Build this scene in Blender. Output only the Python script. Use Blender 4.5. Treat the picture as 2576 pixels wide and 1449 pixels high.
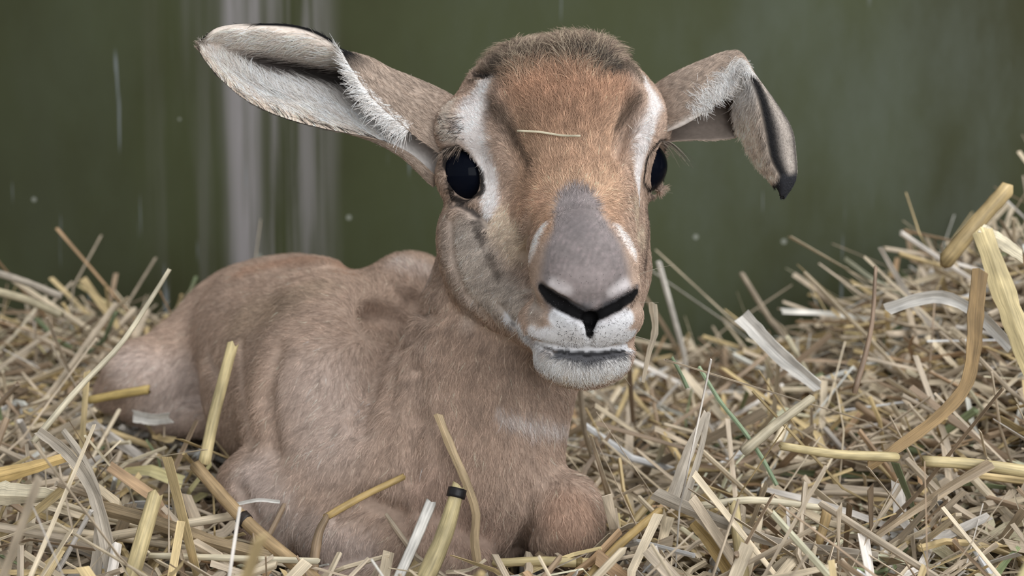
import bpy, math, random
import numpy as np
from mathutils import Vector, Matrix

# ------------------------------------------------------------------ camera, world, lights, exposure
for o in list(bpy.data.objects):
    bpy.data.objects.remove(o)
SC = bpy.context.scene
COL = SC.collection
rng = np.random.default_rng(7)
random.seed(7)

FPX = 3110.0            # focal length in pixels of the 2576 x 1449 frame
CAM_H = 0.235
PITCH = math.radians(5.0)
D0 = 0.622              # distance of the eyes
U = D0 / FPX            # metres per pixel at the eyes

cam_d = bpy.data.cameras.new('camera')
cam_d.sensor_width = 36.0
cam_d.lens = FPX / 2576 * 36.0
cam_d.clip_start = 0.02
cam_d.dof.use_dof = True
cam_d.dof.focus_distance = 0.585
cam_d.dof.aperture_fstop = 8.5
cam = bpy.data.objects.new('camera', cam_d)
COL.objects.link(cam)
cam.location = (0, 0, CAM_H)
cam.rotation_euler = (math.pi / 2 - PITCH, 0, 0)
SC.camera = cam

world = bpy.data.worlds.new('room_light')
SC.world = world
world.use_nodes = True
bg = world.node_tree.nodes['Background']
bg.inputs[0].default_value = (0.93, 0.97, 1.0, 1)
bg.inputs[1].default_value = 0.60

def area(name, loc, target, size, power, color):
    d = bpy.data.lights.new(name, 'AREA')
    d.shape = 'RECTANGLE'
    d.size, d.size_y = size
    d.energy = power
    d.color = color
    o = bpy.data.objects.new(name, d)
    COL.objects.link(o)
    o.location = loc
    o.rotation_euler = (Vector(target) - Vector(loc)).to_track_quat('-Z', 'Y').to_euler()
    return o
area('stall_lamp', (0.75, 0.45, 1.65), (0.15, 0.75, 0.1), (0.9, 0.9), 19.0, (1.0, 0.98, 0.96))
area('front_fill', (0.75, -1.1, 0.62), (0.05, 0.65, 0.18), (1.5, 1.1), 25.0, (0.94, 0.97, 1.0))  # soft fill added behind the camera to brighten the lower face

SC.view_settings.view_transform = 'Standard'
SC.view_settings.look = 'None'
SC.view_settings.gamma = 1.0
SC.view_settings.use_curve_mapping = False
SC.view_settings.exposure = 0.0
SC.cycles.max_bounces = 4
SC.cycles.diffuse_bounces = 2
SC.cycles.adaptive_threshold = 0.025
SC.cycles.glossy_bounces = 2
SC.cycles.transmission_bounces = 1

# ------------------------------------------------------------------ helpers
CP, SP = math.cos(PITCH), math.sin(PITCH)
# local frame of the fawn: x right, y up, z away from the viewer -> world
ROT = np.array([[1, 0, 0], [0, SP, CP], [0, CP, -SP]], float)
ORG = np.array([0, 0, CAM_H])

def to_world(p):
    return np.asarray(p, float) @ ROT.T + ORG

def to_local(p):
    return (np.asarray(p, float) - ORG) @ ROT

def loc(px, py, w=0.0):
    """pixel + distance behind the eyes (in units of 0.2 mm) -> local point"""
    D = D0 + w * U
    return np.array([(px - 1288.0) / FPX * D, (724.5 - py) / FPX * D, D])

def pxs(p):
    p = np.asarray(p)
    return 1288.0 + p[..., 0] / p[..., 2] * FPX, 724.5 - p[..., 1] / p[..., 2] * FPX

def W(px, py, w=0.0):
    return to_world(loc(px, py, w))

def lin(c):
    c = np.asarray(c, float) / 255.0
    return np.where(c <= 0.04045, c / 12.92, ((c + 0.055) / 1.055) ** 2.4)

def mesh_obj(name, verts, faces, mat, parent=None, smooth=True, colors=None, tris=None, grain=None):
    me = bpy.data.meshes.new(name)
    verts = np.asarray(verts, np.float32)
    if isinstance(faces, np.ndarray):
        n = faces.shape[1]
        li = faces.astype(np.int32).ravel()
        ls = np.arange(0, faces.size, n, dtype=np.int32)
        if tris is not None and len(tris):
            ls = np.concatenate([ls, li.size + np.arange(0, tris.size, 3, dtype=np.int32)])
            li = np.concatenate([li, tris.astype(np.int32).ravel()])
        me.vertices.add(len(verts))
        me.vertices.foreach_set('co', verts.ravel())
        me.loops.add(li.size)
        me.loops.foreach_set('vertex_index', li)
        me.polygons.add(len(ls))
        me.polygons.foreach_set('loop_start', ls)
        me.update(calc_edges=True)
    else:
        me.from_pydata([tuple(v) for v in verts], [], faces)
        me.update()
    me.polygons.foreach_set('use_smooth', np.full(len(me.polygons), bool(smooth)))
    if colors is not None:
        a = me.attributes.new('coat', 'FLOAT_COLOR', 'POINT')
        a.data.foreach_set('color', np.c_[colors, np.ones(len(colors))].astype(np.float32).ravel())
    if grain is not None:
        g = me.attributes.new('grain', 'FLOAT_VECTOR', 'POINT')
        g.data.foreach_set('vector', np.asarray(grain, np.float32).ravel())
    if mat:
        me.materials.append(mat)
    o = bpy.data.objects.new(name, me)
    COL.objects.link(o)
    if parent:
        o.parent = parent
    return o

def tag(o, label=None, cat=None, group=None, kind=None):
    if label: o['label'] = label
    if cat: o['category'] = cat
    if group: o['group'] = group
    if kind: o['kind'] = kind
    return o

def principled(name, color=(0.5, 0.5, 0.5), rough=0.6, spec=0.3):
    m = bpy.data.materials.new(name)
    m.use_nodes = True
    b = m.node_tree.nodes['Principled BSDF']
    b.inputs['Base Color'].default_value = (*color, 1)
    b.inputs['Roughness'].default_value = rough
    b.inputs['Specular IOR Level'].default_value = spec
    return m, m.node_tree, b

def attr_mat(name, attr, rough=0.7, spec=0.15, noise=0.0, nscale=300):
    m, nt, b = principled(name, rough=rough, spec=spec)
    a = nt.nodes.new('ShaderNodeAttribute')
    a.attribute_name = attr
    if noise:
        tc = nt.nodes.new('ShaderNodeTexCoord')
        n = nt.nodes.new('ShaderNodeTexNoise')
        n.inputs['Scale'].default_value = nscale
        n.inputs['Detail'].default_value = 4
        mr = nt.nodes.new('ShaderNodeMapRange')
        mr.inputs[1].default_value = 0.3; mr.inputs[2].default_value = 0.7
        mr.inputs[3].default_value = 1 - noise; mr.inputs[4].default_value = 1 + noise
        mx = nt.nodes.new('ShaderNodeVectorMath'); mx.operation = 'SCALE'
        nt.links.new(tc.outputs['Object'], n.inputs['Vector'])
        nt.links.new(n.outputs[0], mr.inputs[0])
        nt.links.new(a.outputs['Color'], mx.inputs[0])
        nt.links.new(mr.outputs[0], mx.inputs['Scale'])
        nt.links.new(mx.outputs[0], b.inputs['Base Color'])
    else:
        nt.links.new(a.outputs['Color'], b.inputs['Base Color'])
    return m

def hair_obj(name, pts, radius, colors, mat, parent):
    """pts (n,k,3) world, radius (n,), colors (n,3)"""
    n, k, _ = pts.shape
    cu = bpy.data.hair_curves.new(name)
    cu.add_curves([k] * n)
    cu.attributes['position'].data.foreach_set('vector', pts.astype(np.float32).ravel())
    prof = np.linspace(1.0, 0.25, k)
    r = cu.attributes.get('radius') or cu.attributes.new('radius', 'FLOAT', 'POINT')
    r.data.foreach_set('value', (radius[:, None] * prof[None]).astype(np.float32).ravel())
    a = cu.attributes.new('coat', 'FLOAT_COLOR', 'CURVE')
    a.data.foreach_set('color', np.c_[colors, np.ones(n)].astype(np.float32).ravel())
    cu.materials.append(mat)
    o = bpy.data.objects.new(name, cu)
    COL.objects.link(o)
    o.parent = parent
    return o
# ------------------------------------------------------------------ the fawn's body: one continuous sculpted surface
PR = []     # (op, k, centre, bound radius, function)

def rotm(yaw=0, pitch=0, roll=0):
    y, p, r = (math.radians(a) for a in (yaw, pitch, roll))
    Ry = np.array([[math.cos(y), 0, math.sin(y)], [0, 1, 0], [-math.sin(y), 0, math.cos(y)]])
    Rx = np.array([[1, 0, 0], [0, math.cos(p), -math.sin(p)], [0, math.sin(p), math.cos(p)]])
    Rz = np.array([[math.cos(r), -math.sin(r), 0], [math.sin(r), math.cos(r), 0], [0, 0, 1]])
    return Rz @ Ry @ Rx

def ell(px, py, w, rx, ry, rz, k=40, op='add', yaw=0, pitch=0, roll=0):
    c = loc(px, py, w)
    s = c[2] / FPX
    r = np.array([rx * s, ry * s, rz * s])
    M = rotm(yaw, pitch, roll)
    def f(p):
        q = (p - c) @ M
        k0 = np.sqrt(((q / r) ** 2).sum(1)) + 1e-9
        k1 = np.sqrt(((q / r ** 2) ** 2).sum(1)) + 1e-9
        return k0 * (k0 - 1) / k1
    PR.append((op, k * U, c, r.max(), f))

def cone(a, b, k=40, op='add'):
    """tapered capsule a=(px,py,w,r) b=(px,py,w,r)"""
    A, B = loc(*a[:3]), loc(*b[:3])
    ra, rb = a[3] * A[2] / FPX, b[3] * B[2] / FPX
    d = B - A
    L2 = float(d @ d) + 1e-12
    def f(p):
        t = np.clip(((p - A) @ d) / L2, 0, 1)
        return np.sqrt(((p - A - t[:, None] * d) ** 2).sum(1)) - (ra + (rb - ra) * t)
    PR.append((op, k * U, (A + B) / 2, math.sqrt(L2) / 2 + max(ra, rb), f))

def chain(pts, k=40, op='add'):
    for a, b in zip(pts[:-1], pts[1:]):
        cone(a, b, k, op)

def skin_depth(px, py):
    """distance units at which the surface built so far lies behind a pixel"""
    d = np.array([(px - 1288.0) / FPX, (724.5 - py) / FPX, 1.0]); d /= np.linalg.norm(d)
    t = 0.40
    for _ in range(90):
        v = sdf_sub((d * t)[None], PR)[0]
        if v < 0.0002: break
        t += max(v * 0.7, 0.0002)
    return ((d * t)[2] - D0) / U

def groove(pts, k=12, sink=0.0):
    """furrow pressed into the surface along pixels (px, py, r); sink moves its middle below the skin"""
    q = [(x, y, skin_depth(x, y) + sink * r, r) for x, y, r in pts]
    chain(q, k, 'sub')

EYES = [((1185, 440, 55), 78), ((1603, 420, 112), 76)]

def build_prims():
    # --- trunk and limbs
    ell(800, 960, 900, 285, 290, 430, 60, yaw=-14)                 # rib cage
    ell(700, 850, 1150, 215, 205, 300, 60, yaw=-14)
    ell(650, 850, 1350, 195, 190, 210, 60)                         # rump
    ell(770, 680, 1150, 60, 30, 300, 60, yaw=-18)                  # spine
    cone((560, 880, 1250, 150), (395, 955, 1080, 105), 60)         # thigh, folded
    cone((385, 965, 1080, 100), (350, 945, 1040, 88), 40)          # stifle
    chain([(300, 985, 1060, 60), (420, 1045, 1040, 48), (640, 1075, 980, 40)], 30)
    ell(1030, 745, 780, 118, 112, 170, 50)                         # far shoulder blade
    ell(872, 800, 560, 165, 98, 190, 80, roll=-16)                 # near shoulder blade
    ell(830, 1050, 470, 215, 300, 230, 70, roll=6)                 # near shoulder
    ell(1120, 1210, 330, 280, 250, 240, 80)                        # chest
    ell(960, 1200, 360, 270, 230, 230, 80)
    cone((690, 1230, 330, 115), (900, 1340, 210, 110), 50)         # upper foreleg, folded
    cone((640, 1225, 360, 92), (700, 1330, 300, 90), 40)           # elbow
    chain([(880, 1345, 190, 105), (1060, 1390, 110, 85), (1180, 1440, 90, 70)], 50)
    chain([(1180, 1440, 90, 66), (930, 1470, 60, 52), (760, 1480, 60, 46)], 30)
    ell(1422, 1305, 130, 98, 118, 120, 26)                         # far knee, folded
    cone((1420, 1330, 150, 80), (1300, 1260, 420, 120), 30)
    cone((1425, 1370, 110, 62), (1430, 1440, 260, 60), 30)
    cone((1165, 865, 560, 110), (960, 835, 820, 150), 60)          # base of the neck to the withers
    # --- neck
    chain([(1350, 500, 330, 200), (1300, 700, 330, 190), (1235, 900, 340, 212), (1165, 1090, 350, 250)], 70)
    cone((1340, 900, 200, 110), (1250, 1200, 200, 150), 70)        # throat
    # --- head
    ell(1395, 352, 150, 272, 212, 260, 40)                         # cranium
    ell(1432, 330, 20, 205, 190, 160, 60)                          # forehead
    cone((1432, 420, 20, 188), (1468, 640, -160, 128), 50)
    ell(1300, 560, 60, 150, 160, 150, 50)
    ell(1232, 615, 80, 132, 165, 150, 50, roll=8)                  # cheek
    ell(1540, 590, 110, 92, 160, 140, 50)
    cone((1470, 850, -120, 105), (1250, 680, 130, 120), 50)        # jaw
    cone((1490, 850, -110, 95), (1530, 690, 160, 105), 50)
    ell(1480, 795, -190, 138, 88, 130, 36)                         # upper lip
    ell(1395, 815, -165, 95, 70, 100, 30)
    ell(1466, 895, -158, 124, 84, 112, 22)                         # chin
    ell(1469, 664, -215, 139, 152, 130, 18)                        # nose bulb
    ell(1405, 735, -240, 62, 42, 70, 26, roll=-20)                 # nostril wings
    ell(1555, 735, -235, 58, 42, 70, 26, roll=20)
    ell(1178, 330, 60, 92, 85, 100, 40)                            # brows
    ell(1618, 310, 110, 68, 85, 95, 40)
    ell(1400, 246, 150, 212, 104, 180, 90)                         # crown
    for (c, r), d in zip(EYES, (0, 0)):
        ell(*c, r + 11, r + 11, r + 11, 26)
    # --- hollows and creases
    ell(1272, 330, -140, 34, 95, 50, 50, 'sub', roll=14)
    ell(1568, 330, -110, 24, 85, 50, 50, 'sub', roll=-14)
    ell(1163, 437, -20, 41, 69, 80, 8, 'sub', roll=20)            # eye openings
    ell(1664, 416, 75, 38, 64, 90, 8, 'sub', roll=-14)
    groove([(1150, 508, 9), (1190, 530, 11), (1222, 560, 8)], 14)
    groove([(1642, 480, 7), (1648, 540, 7)], 14)
    # nostrils, lip cleft, mouth
    groove([(1361, 722, 9), (1384, 748, 18), (1412, 766, 20), (1448, 786, 17), (1483, 800, 18)], 10, .1)
    groove([(1602, 730, 7), (1584, 749, 12), (1554, 768, 15), (1516, 787, 16), (1483, 800, 18)], 10, .1)
    groove([(1483, 802, 20), (1484, 828, 11), (1484, 876, 4)], 10)
    groove([(1258, 768, 6), (1290, 816, 9), (1335, 858, 10), (1400, 881, 9), (1480, 888, 10), (1550, 882, 9), (1592, 866, 7)], 16)
    groove([(1334, 560, 5), (1322, 640, 8), (1330, 720, 8)], 22)                        # cheek against the nose
    groove([(1592, 590, 4), (1606, 660, 5)], 14)
    groove([(1136, 560, 5), (1140, 640, 6), (1176, 740, 7), (1242, 812, 8)], 22)         # edge of the jaw
    # folds of the coat
    ell(992, 808, skin_depth(992, 812) + 8, 92, 42, 100, 70, 'sub', roll=-10)
    groove([(1090, 785, 10), (1040, 840, 14), (1003, 885, 10), (990, 950, 7), (982, 1020, 4)], 30)
    groove([(606, 860, 8), (608, 960, 14), (616, 1040, 16), (632, 1115, 18)], 22)
    groove([(1000, 730, 5), (1042, 760, 8), (1078, 790, 10)], 44)
    groove([(1188, 188, 9), (1225, 186, 13), (1252, 200, 8)], 16)
    groove([(960, 900, 5), (930, 980, 9), (905, 1080, 7)], 50)
    groove([(1050, 930, 6), (1046, 1050, 10), (1035, 1200, 8)], 50)
    groove([(700, 880, 5), (668, 1000, 9), (690, 1130, 9)], 50)
    groove([(845, 1300, 6), (930, 1258, 10), (1000, 1290, 9), (1030, 1350, 6)], 34)
    groove([(640, 1300, 8), (600, 1220, 7)], 34)
    groove([(1330, 1230, 10), (1330, 1320, 14), (1300, 1390, 18)], 24)
    groove([(520, 870, 6), (560, 960, 8), (540, 1060, 8)], 44)

def sdf_sub(p, prims):
    d = np.full(len(p), 1.0)
    for op, k, c, R, f in prims:
        q = f(p)
        if op == 'add':
            h = np.maximum(k - np.abs(d - q), 0) / k
            d = np.minimum(d, q) - h * h * k * 0.25
        else:
            q = -q
            h = np.maximum(k - np.abs(d - q), 0) / k
            d = np.maximum(d, q) + h * h * k * 0.25
    return d

build_prims()

def sdf(p, cell=0.03):
    """distance to the sculpted surface for any points, working cell by cell with the shapes near that cell"""
    p = np.asarray(p, float)
    out = np.full(len(p), 1.0)
    ids = np.floor(p / cell).astype(np.int64)
    key = (ids[:, 0] + 500) * 1000000 + (ids[:, 1] + 500) * 1000 + (ids[:, 2] + 500)
    order = np.argsort(key, kind='stable')
    ks = key[order]
    cuts = np.flatnonzero(np.diff(ks)) + 1
    for idx in np.split(order, cuts):
        c = (ids[idx[0]] + 0.5) * cell
        prims = [P for P in PR if np.linalg.norm(P[2] - c) < P[3] + cell * 0.87 + P[1] + 0.012]
        if prims:
            out[idx] = sdf_sub(p[idx], prims)
    return out

def surface_nets(lo, hi, h):
    n = np.ceil((hi - lo) / h).astype(int) + 1
    B = 12
    nb = (n + B - 1) // B
    n = nb * B + 1
    F = np.full(n, 1.0, np.float32)
    # coarse look first
    g = [lo[i] + (np.arange(nb[i]) + 0.5) * B * h for i in range(3)]
    C = np.stack(np.meshgrid(*g, indexing='ij'), -1).reshape(-1, 3)
    dc = np.empty(len(C))
    for i, c in enumerate(C):
        dmin = 1.0
        near = [P for P in PR if np.linalg.norm(P[2] - c) < P[3] + B * h * 0.87 + P[1] + 0.012]
        dc[i] = sdf_sub(c[None], near)[0] if near else 1.0
    r = np.arange(B + 1)
    off = np.stack(np.meshgrid(r, r, r, indexing='ij'), -1).reshape(-1, 3)
    for i in range(len(C)):
        b = np.array(np.unravel_index(i, nb))
        sl = tuple(slice(b[j] * B, b[j] * B + B + 1) for j in range(3))
        if abs(dc[i]) > B * h * 1.6:
            F[sl] = np.where(np.abs(F[sl]) < 0.9, F[sl], -0.5 if dc[i] < 0 else 1.0)
            continue
        near = [P for P in PR if np.linalg.norm(P[2] - C[i]) < P[3] + B * h * 0.87 + P[1] + 0.012]
        pts = lo + (off + b * B) * h
        F[sl] = sdf_sub(pts, near).reshape(B + 1, B + 1, B + 1)
    S = F < 0
    # cells with a sign change
    cnt = np.zeros(np.array(F.shape) - 1, np.int8)
    for dx in (0, 1):
        for dy in (0, 1):
            for dz in (0, 1):
                cnt += S[dx:F.shape[0] - 1 + dx, dy:F.shape[1] - 1 + dy, dz:F.shape[2] - 1 + dz]
    act = (cnt > 0) & (cnt < 8)
    cid = np.full(act.shape, -1, np.int64)
    cells = np.argwhere(act)
    cid[act] = np.arange(len(cells))
    acc = np.zeros((len(cells), 3)); num = np.zeros(len(cells))
    cor = [np.array(c) for c in np.ndindex(2, 2, 2)]
    for a in cor:
        for ax in range(3):
            if a[ax]: continue
            b = a.copy(); b[ax] = 1
            fa = F[tuple((cells + a).T)].astype(float); fb = F[tuple((cells + b).T)].astype(float)
            m = (fa < 0) != (fb < 0)
            t = np.where(m, fa / np.where(m, fa - fb, 1), 0)
            pt = np.tile(a.astype(float), (len(cells), 1)); pt[:, ax] += t
            acc[m] += pt[m]; num[m] += 1
    V = lo + (cells + acc / num[:, None]) * h
    faces = []
    for ax in range(3):
        u, v = [(1, 2), (2, 0), (0, 1)][ax]
        s0 = [slice(None)] * 3; s1 = [slice(None)] * 3
        s0[ax] = slice(0, -1); s1[ax] = slice(1, None)
        ch = np.argwhere(S[tuple(s0)] != S[tuple(s1)])
        ok = (ch[:, u] > 0) & (ch[:, v] > 0) & (ch[:, u] < act.shape[u]) & (ch[:, v] < act.shape[v])
        ch = ch[ok]
        ins = S[tuple(ch.T)]
        q = []
        for du, dv in ((-1, -1), (0, -1), (0, 0), (-1, 0)):
            c = ch.copy(); c[:, u] += du; c[:, v] += dv
            q.append(cid[tuple(c.T)])
        q = np.stack(q, 1)
        q[~ins] = q[~ins][:, ::-1]
        faces.append(q)
    return V, np.concatenate(faces)

def grad(p, e=0.0006):
    g = np.zeros_like(p)
    for k in ((1, -1, -1), (-1, -1, 1), (-1, 1, -1), (1, 1, 1)):
        k = np.array(k, float)
        g += k * sdf(p + k * e)[:, None]
    return g / (np.linalg.norm(g, axis=1, keepdims=True) + 1e-12)

def split_quads(V, Fq):
    """each quad into four, sharing edge midpoints"""
    n = len(V)
    e = np.stack([Fq, np.roll(Fq, -1, 1)], -1)              # (f,4,2)
    es = np.sort(e.reshape(-1, 2), 1)
    uq, inv = np.unique(es[:, 0] * (n + 1) + es[:, 1], return_inverse=True)
    a, b = uq // (n + 1), uq % (n + 1)
    mid = (V[a] + V[b]) / 2
    cen = V[Fq].mean(1)
    mi = (n + inv).reshape(-1, 4)
    ci = n + len(uq) + np.arange(len(Fq))
    V2 = np.concatenate([V, mid, cen])
    out = [np.stack([Fq[:, j], mi[:, j], ci, mi[:, (j - 1) % 4]], 1) for j in range(4)]
    return V2, np.concatenate(out)

allc = np.array([P[2] for P in PR if P[0] == 'add']); allr = np.array([P[3] for P in PR if P[0] == 'add'])
LO = (allc - allr[:, None]).min(0) - 0.004
HI = (allc + allr[:, None]).max(0) + 0.004
import time as _t
_t0 = _t.time()
BV, BF = surface_nets(LO, HI, 0.0030)
BV, BF = split_quads(BV, BF)
for _ in range(1):
    BV -= np.clip(sdf(BV), -0.003, 0.003)[:, None] * grad(BV)
def refine_some(V, Fq, sel):
    """split the chosen quads in four; their neighbours become fans so that nothing gapes"""
    n = len(V)
    e = np.stack([Fq, np.roll(Fq, -1, 1)], -1)
    es = np.sort(e.reshape(-1, 2), 1)
    key = es[:, 0] * (n + 1) + es[:, 1]
    uq, inv = np.unique(key, return_inverse=True)
    inv = inv.reshape(-1, 4)
    hit = np.zeros(len(uq), bool)
    hit[inv[sel].ravel()] = True
    mid_id = np.full(len(uq), -1)
    mid_id[hit] = n + np.arange(hit.sum())
    a, b = uq[hit] // (n + 1), uq[hit] % (n + 1)
    V2 = [V, (V[a] + V[b]) / 2]
    nxt = n + hit.sum()
    touched = hit[inv].any(1)
    full = np.asarray(sel)
    part = touched & ~full
    cen = V[Fq[full]].mean(1); ci = nxt + np.arange(full.sum()); nxt += full.sum(); V2.append(cen)
    mi = mid_id[inv[full]]
    quads = [Fq[~touched]] + [np.stack([Fq[full][:, j], mi[:, j], ci, mi[:, (j - 1) % 4]], 1) for j in range(4)]
    V2.append(V[Fq[part]].mean(1))
    tris = []
    for k, f in enumerate(np.flatnonzero(part)):
        ring = []
        for j in range(4):
            ring.append(Fq[f, j])
            if mid_id[inv[f, j]] >= 0:
                ring.append(mid_id[inv[f, j]])
        c = nxt + k
        tris += [(ring[i], ring[(i + 1) % len(ring)], c) for i in range(len(ring))]
    return np.concatenate(V2), np.concatenate(quads), np.array(tris)
_x, _y = pxs(BV[BF].mean(1)); _d = BV[BF].mean(1)[:, 2]
SEL = (_x > 1085) & (_x < 1700) & (_y > 350) & (_y < 960) & (_d < D0 + 130 * U)
BV, BF, BT = refine_some(BV, BF, SEL)
for _ in range(1):
    BV -= np.clip(sdf(BV), -0.002, 0.002)[:, None] * grad(BV)
BN = grad(BV, 0.0009)
# ------------------------------------------------------------------ coat colours, with some painted highlight and shade (markings lie on the surface itself)
def C(*c):
    v = lin(c)
    g = v @ np.array([0.2126, 0.7152, 0.0722])
    return g + 0.66 * (v - g)
TAN = C(184, 150, 124); PINKTAN = C(200, 174, 158); NECK = C(184, 148, 120)
WHITE = C(226, 213, 208); CREAM = C(206, 178, 146); RUST = C(184, 128, 84); FORE = C(190, 143, 102)
DARKB = C(88, 66, 46); GREYB = C(186, 168, 152); NOSE = C(138, 125, 123); NOSED = C(112, 102, 102)
LIPW = C(224, 222, 226); BLACK = C(16, 15, 17); SLATE = C(80, 80, 86); CROWN = C(108, 88, 66)

def vnoise(p, freq, seed=0):
    """smooth pseudo noise from a few sines"""
    r = np.random.default_rng(seed)
    out = np.zeros(len(p))
    for _ in range(8):
        out += np.sin(p @ (r.normal(size=3) * freq) + r.random() * 6.28)
    return out / 4.0

PX, PY = pxs(BV)
front = BN[:, 2] < 0.35

BK = {}
_key = np.floor(PX / 20).astype(np.int64) * 100000 + np.floor(PY / 20).astype(np.int64)
_o = np.argsort(_key, kind='stable')
for _c in np.split(_o, np.flatnonzero(np.diff(_key[_o])) + 1):
    BK[int(_key[_c[0]])] = _c

def near_px(px, py, r):
    """vertices of the body around a pixel"""
    out = [BK[k] for k in (a * 100000 + b for a in range(int((px - r) // 20), int((px + r) // 20) + 1) for b in range(int((py - r) // 20), int((py + r) // 20) + 1)) if k in BK]
    return np.concatenate(out) if out else np.zeros(0, int)

def on_surface(px, py):
    """the nearest point of the body that lies behind this pixel"""
    for r in (8, 16, 30, 60):
        i = near_px(px, py, r)
        i = i[(np.abs(PX[i] - px) < r) & (np.abs(PY[i] - py) < r)]
        if len(i):
            i = i[BV[i, 2] < BV[i, 2].min() + 0.005]
            return BV[i[np.argmin((PX[i] - px) ** 2 + (PY[i] - py) ** 2)]]
    return None

def resample(pts, step=14.0):
    out = []
    for a, b in zip(pts[:-1], pts[1:]):
        a, b = np.array(a, float), np.array(b, float)
        n = max(1, int(np.linalg.norm(b[:2] - a[:2]) / step))
        out += [a + (b - a) * i / n for i in range(n)]
    out.append(np.array(pts[-1], float))
    return out

BC = np.tile(TAN, (len(BV), 1))

def stroke(color, pts, soft=0.5, amount=1.0):
    """pts: (px, py, radius in px)"""
    ss = resample(pts, max(3.0, 0.3 * min(q[2] for q in pts))) if len(pts) > 1 else [np.array(pts[0], float)]
    wmax = np.zeros(len(BV))
    for s in ss:
        c = on_surface(s[0], s[1])
        if c is None:
            continue
        R = s[2] * c[2] / FPX
        m = near_px(s[0], s[1], s[2] * 1.25 + 6)
        d = np.linalg.norm(BV[m] - c, axis=1) / R
        m, d = m[d < 1], d[d < 1]
        t = np.clip((1 - d) / max(soft, 1e-3), 0, 1)
        wmax[m] = np.maximum(wmax[m], t * t * (3 - 2 * t))
    w = (wmax * amount)[:, None]
    BC[:] = BC * (1 - w) + color * w

# body
stroke(PINKTAN, [(800, 980, 180), (820, 1100, 180)], 0.9, 0.6)
stroke(PINKTAN, [(640, 1200, 110), (720, 1330, 110), (900, 1400, 100)], 0.8, 0.9)
stroke(PINKTAN, [(330, 930, 110), (480, 980, 120), (380, 1040, 80)], 0.8, 0.9)
stroke(C(176, 132, 100), [(620, 680, 60), (750, 645, 60), (900, 660, 50)], 0.8, 0.9)
stroke(C(168, 138, 108), [(620, 800, 140), (800, 720, 90)], 0.9, 0.8)
stroke(PINKTAN, [(1010, 660, 60), (1080, 680, 60)], 0.8, 0.9)
stroke(NECK, [(1150, 800, 120), (1180, 950, 150), (1200, 1150, 160)], 0.8, 0.9)
stroke(C(178, 140, 116), [(1100, 1250, 140), (1200, 1330, 120)], 0.8, 0.6)
stroke(C(184, 140, 108), [(1430, 1300, 110)], 0.6, 0.9)
stroke(C(206, 188, 178), [(1260, 1040, 26), (1330, 1062, 34), (1400, 1072, 34), (1440, 1064, 28)], 0.9, 0.85)
# head ground
stroke(FORE, [(1430, 260, 200), (1430, 420, 210), (1450, 520, 160)], 0.5, 1)
stroke(GREYB, [(1180, 620, 130), (1200, 700, 140), (1290, 760, 90)], 0.7, 1)
stroke(C(186, 160, 140), [(1120, 560, 50), (1140, 680, 45), (1180, 800, 40)], 0.8, 0.8)
stroke(CREAM, [(1270, 560, 70), (1310, 620, 60)], 0.7, 0.9)
stroke(CREAM, [(1600, 520, 50), (1612, 600, 36)], 0.7, 0.9)
stroke(RUST, [(1330, 220, 110), (1430, 230, 120), (1540, 220, 100)], 0.8, 0.8)
stroke(C(174, 124, 84), [(1400, 300, 90), (1470, 300, 90)], 0.9, 0.7)
stroke(C(206, 160, 116), [(1400, 480, 70), (1520, 470, 70)], 0.9, 0.7)
stroke(C(200, 150, 112), [(1300, 520, 50), (1370, 500, 50)], 0.9, 0.7)
# dark patches beside the forehead
stroke(DARKB, [(1240, 270, 34), (1275, 310, 40), (1310, 370, 30), (1335, 425, 24)], 0.9, 0.85)
stroke(DARKB, [(1600, 250, 24), (1570, 290, 32), (1545, 335, 28)], 0.9, 0.85)
# white rings round the eyes
stroke(WHITE, [(1230, 205, 30), (1198, 262, 56), (1186, 320, 62), (1212, 380, 50), (1232, 440, 40), (1238, 500, 36), (1228, 538, 20)], 0.75, 1)
stroke(C(222, 205, 186), [(1130, 260, 40), (1115, 320, 36)], 0.9, 0.7)
stroke(C(200, 184, 168), [(1120, 345, 26), (1150, 350, 22)], 0.9, 0.8)
stroke(WHITE, [(1625, 210, 26), (1648, 256, 40), (1634, 310, 42), (1612, 370, 38), (1604, 440, 34), (1612, 500, 20)], 0.75, 1)
stroke(SLATE, [(1128, 300, 10), (1160, 318, 10)], 1.0, 0.45)
# lids and tear groove
for (ring, rad) in (([(1117, 381), (1152, 370), (1182, 397), (1208, 432), (1215, 480), (1193, 494), (1166, 506), (1138, 499), (1124, 440), (1117, 381)], 13),
                    ([(1634, 385), (1660, 356), (1680, 362), (1682, 420), (1664, 462), (1634, 484), (1622, 447), (1626, 405), (1634, 385)], 10)):
    stroke(BLACK, [(x, y, rad) for x, y in ring], 0.6, 0.95)
stroke(C(70, 62, 58), [(1150, 515, 14), (1185, 528, 16), (1205, 545, 14)], 0.9, 0.9)
stroke(C(74, 62, 54), [(1203, 556, 16), (1222, 600, 20)], 1.0, 0.9)
stroke(C(84, 68, 54), [(1236, 632, 16), (1262, 684, 22)], 1.0, 0.8)
stroke(C(90, 72, 60), [(1640, 490, 20), (1632, 560, 16), (1622, 640, 14), (1614, 700, 10)], 0.9, 0.85)
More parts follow.
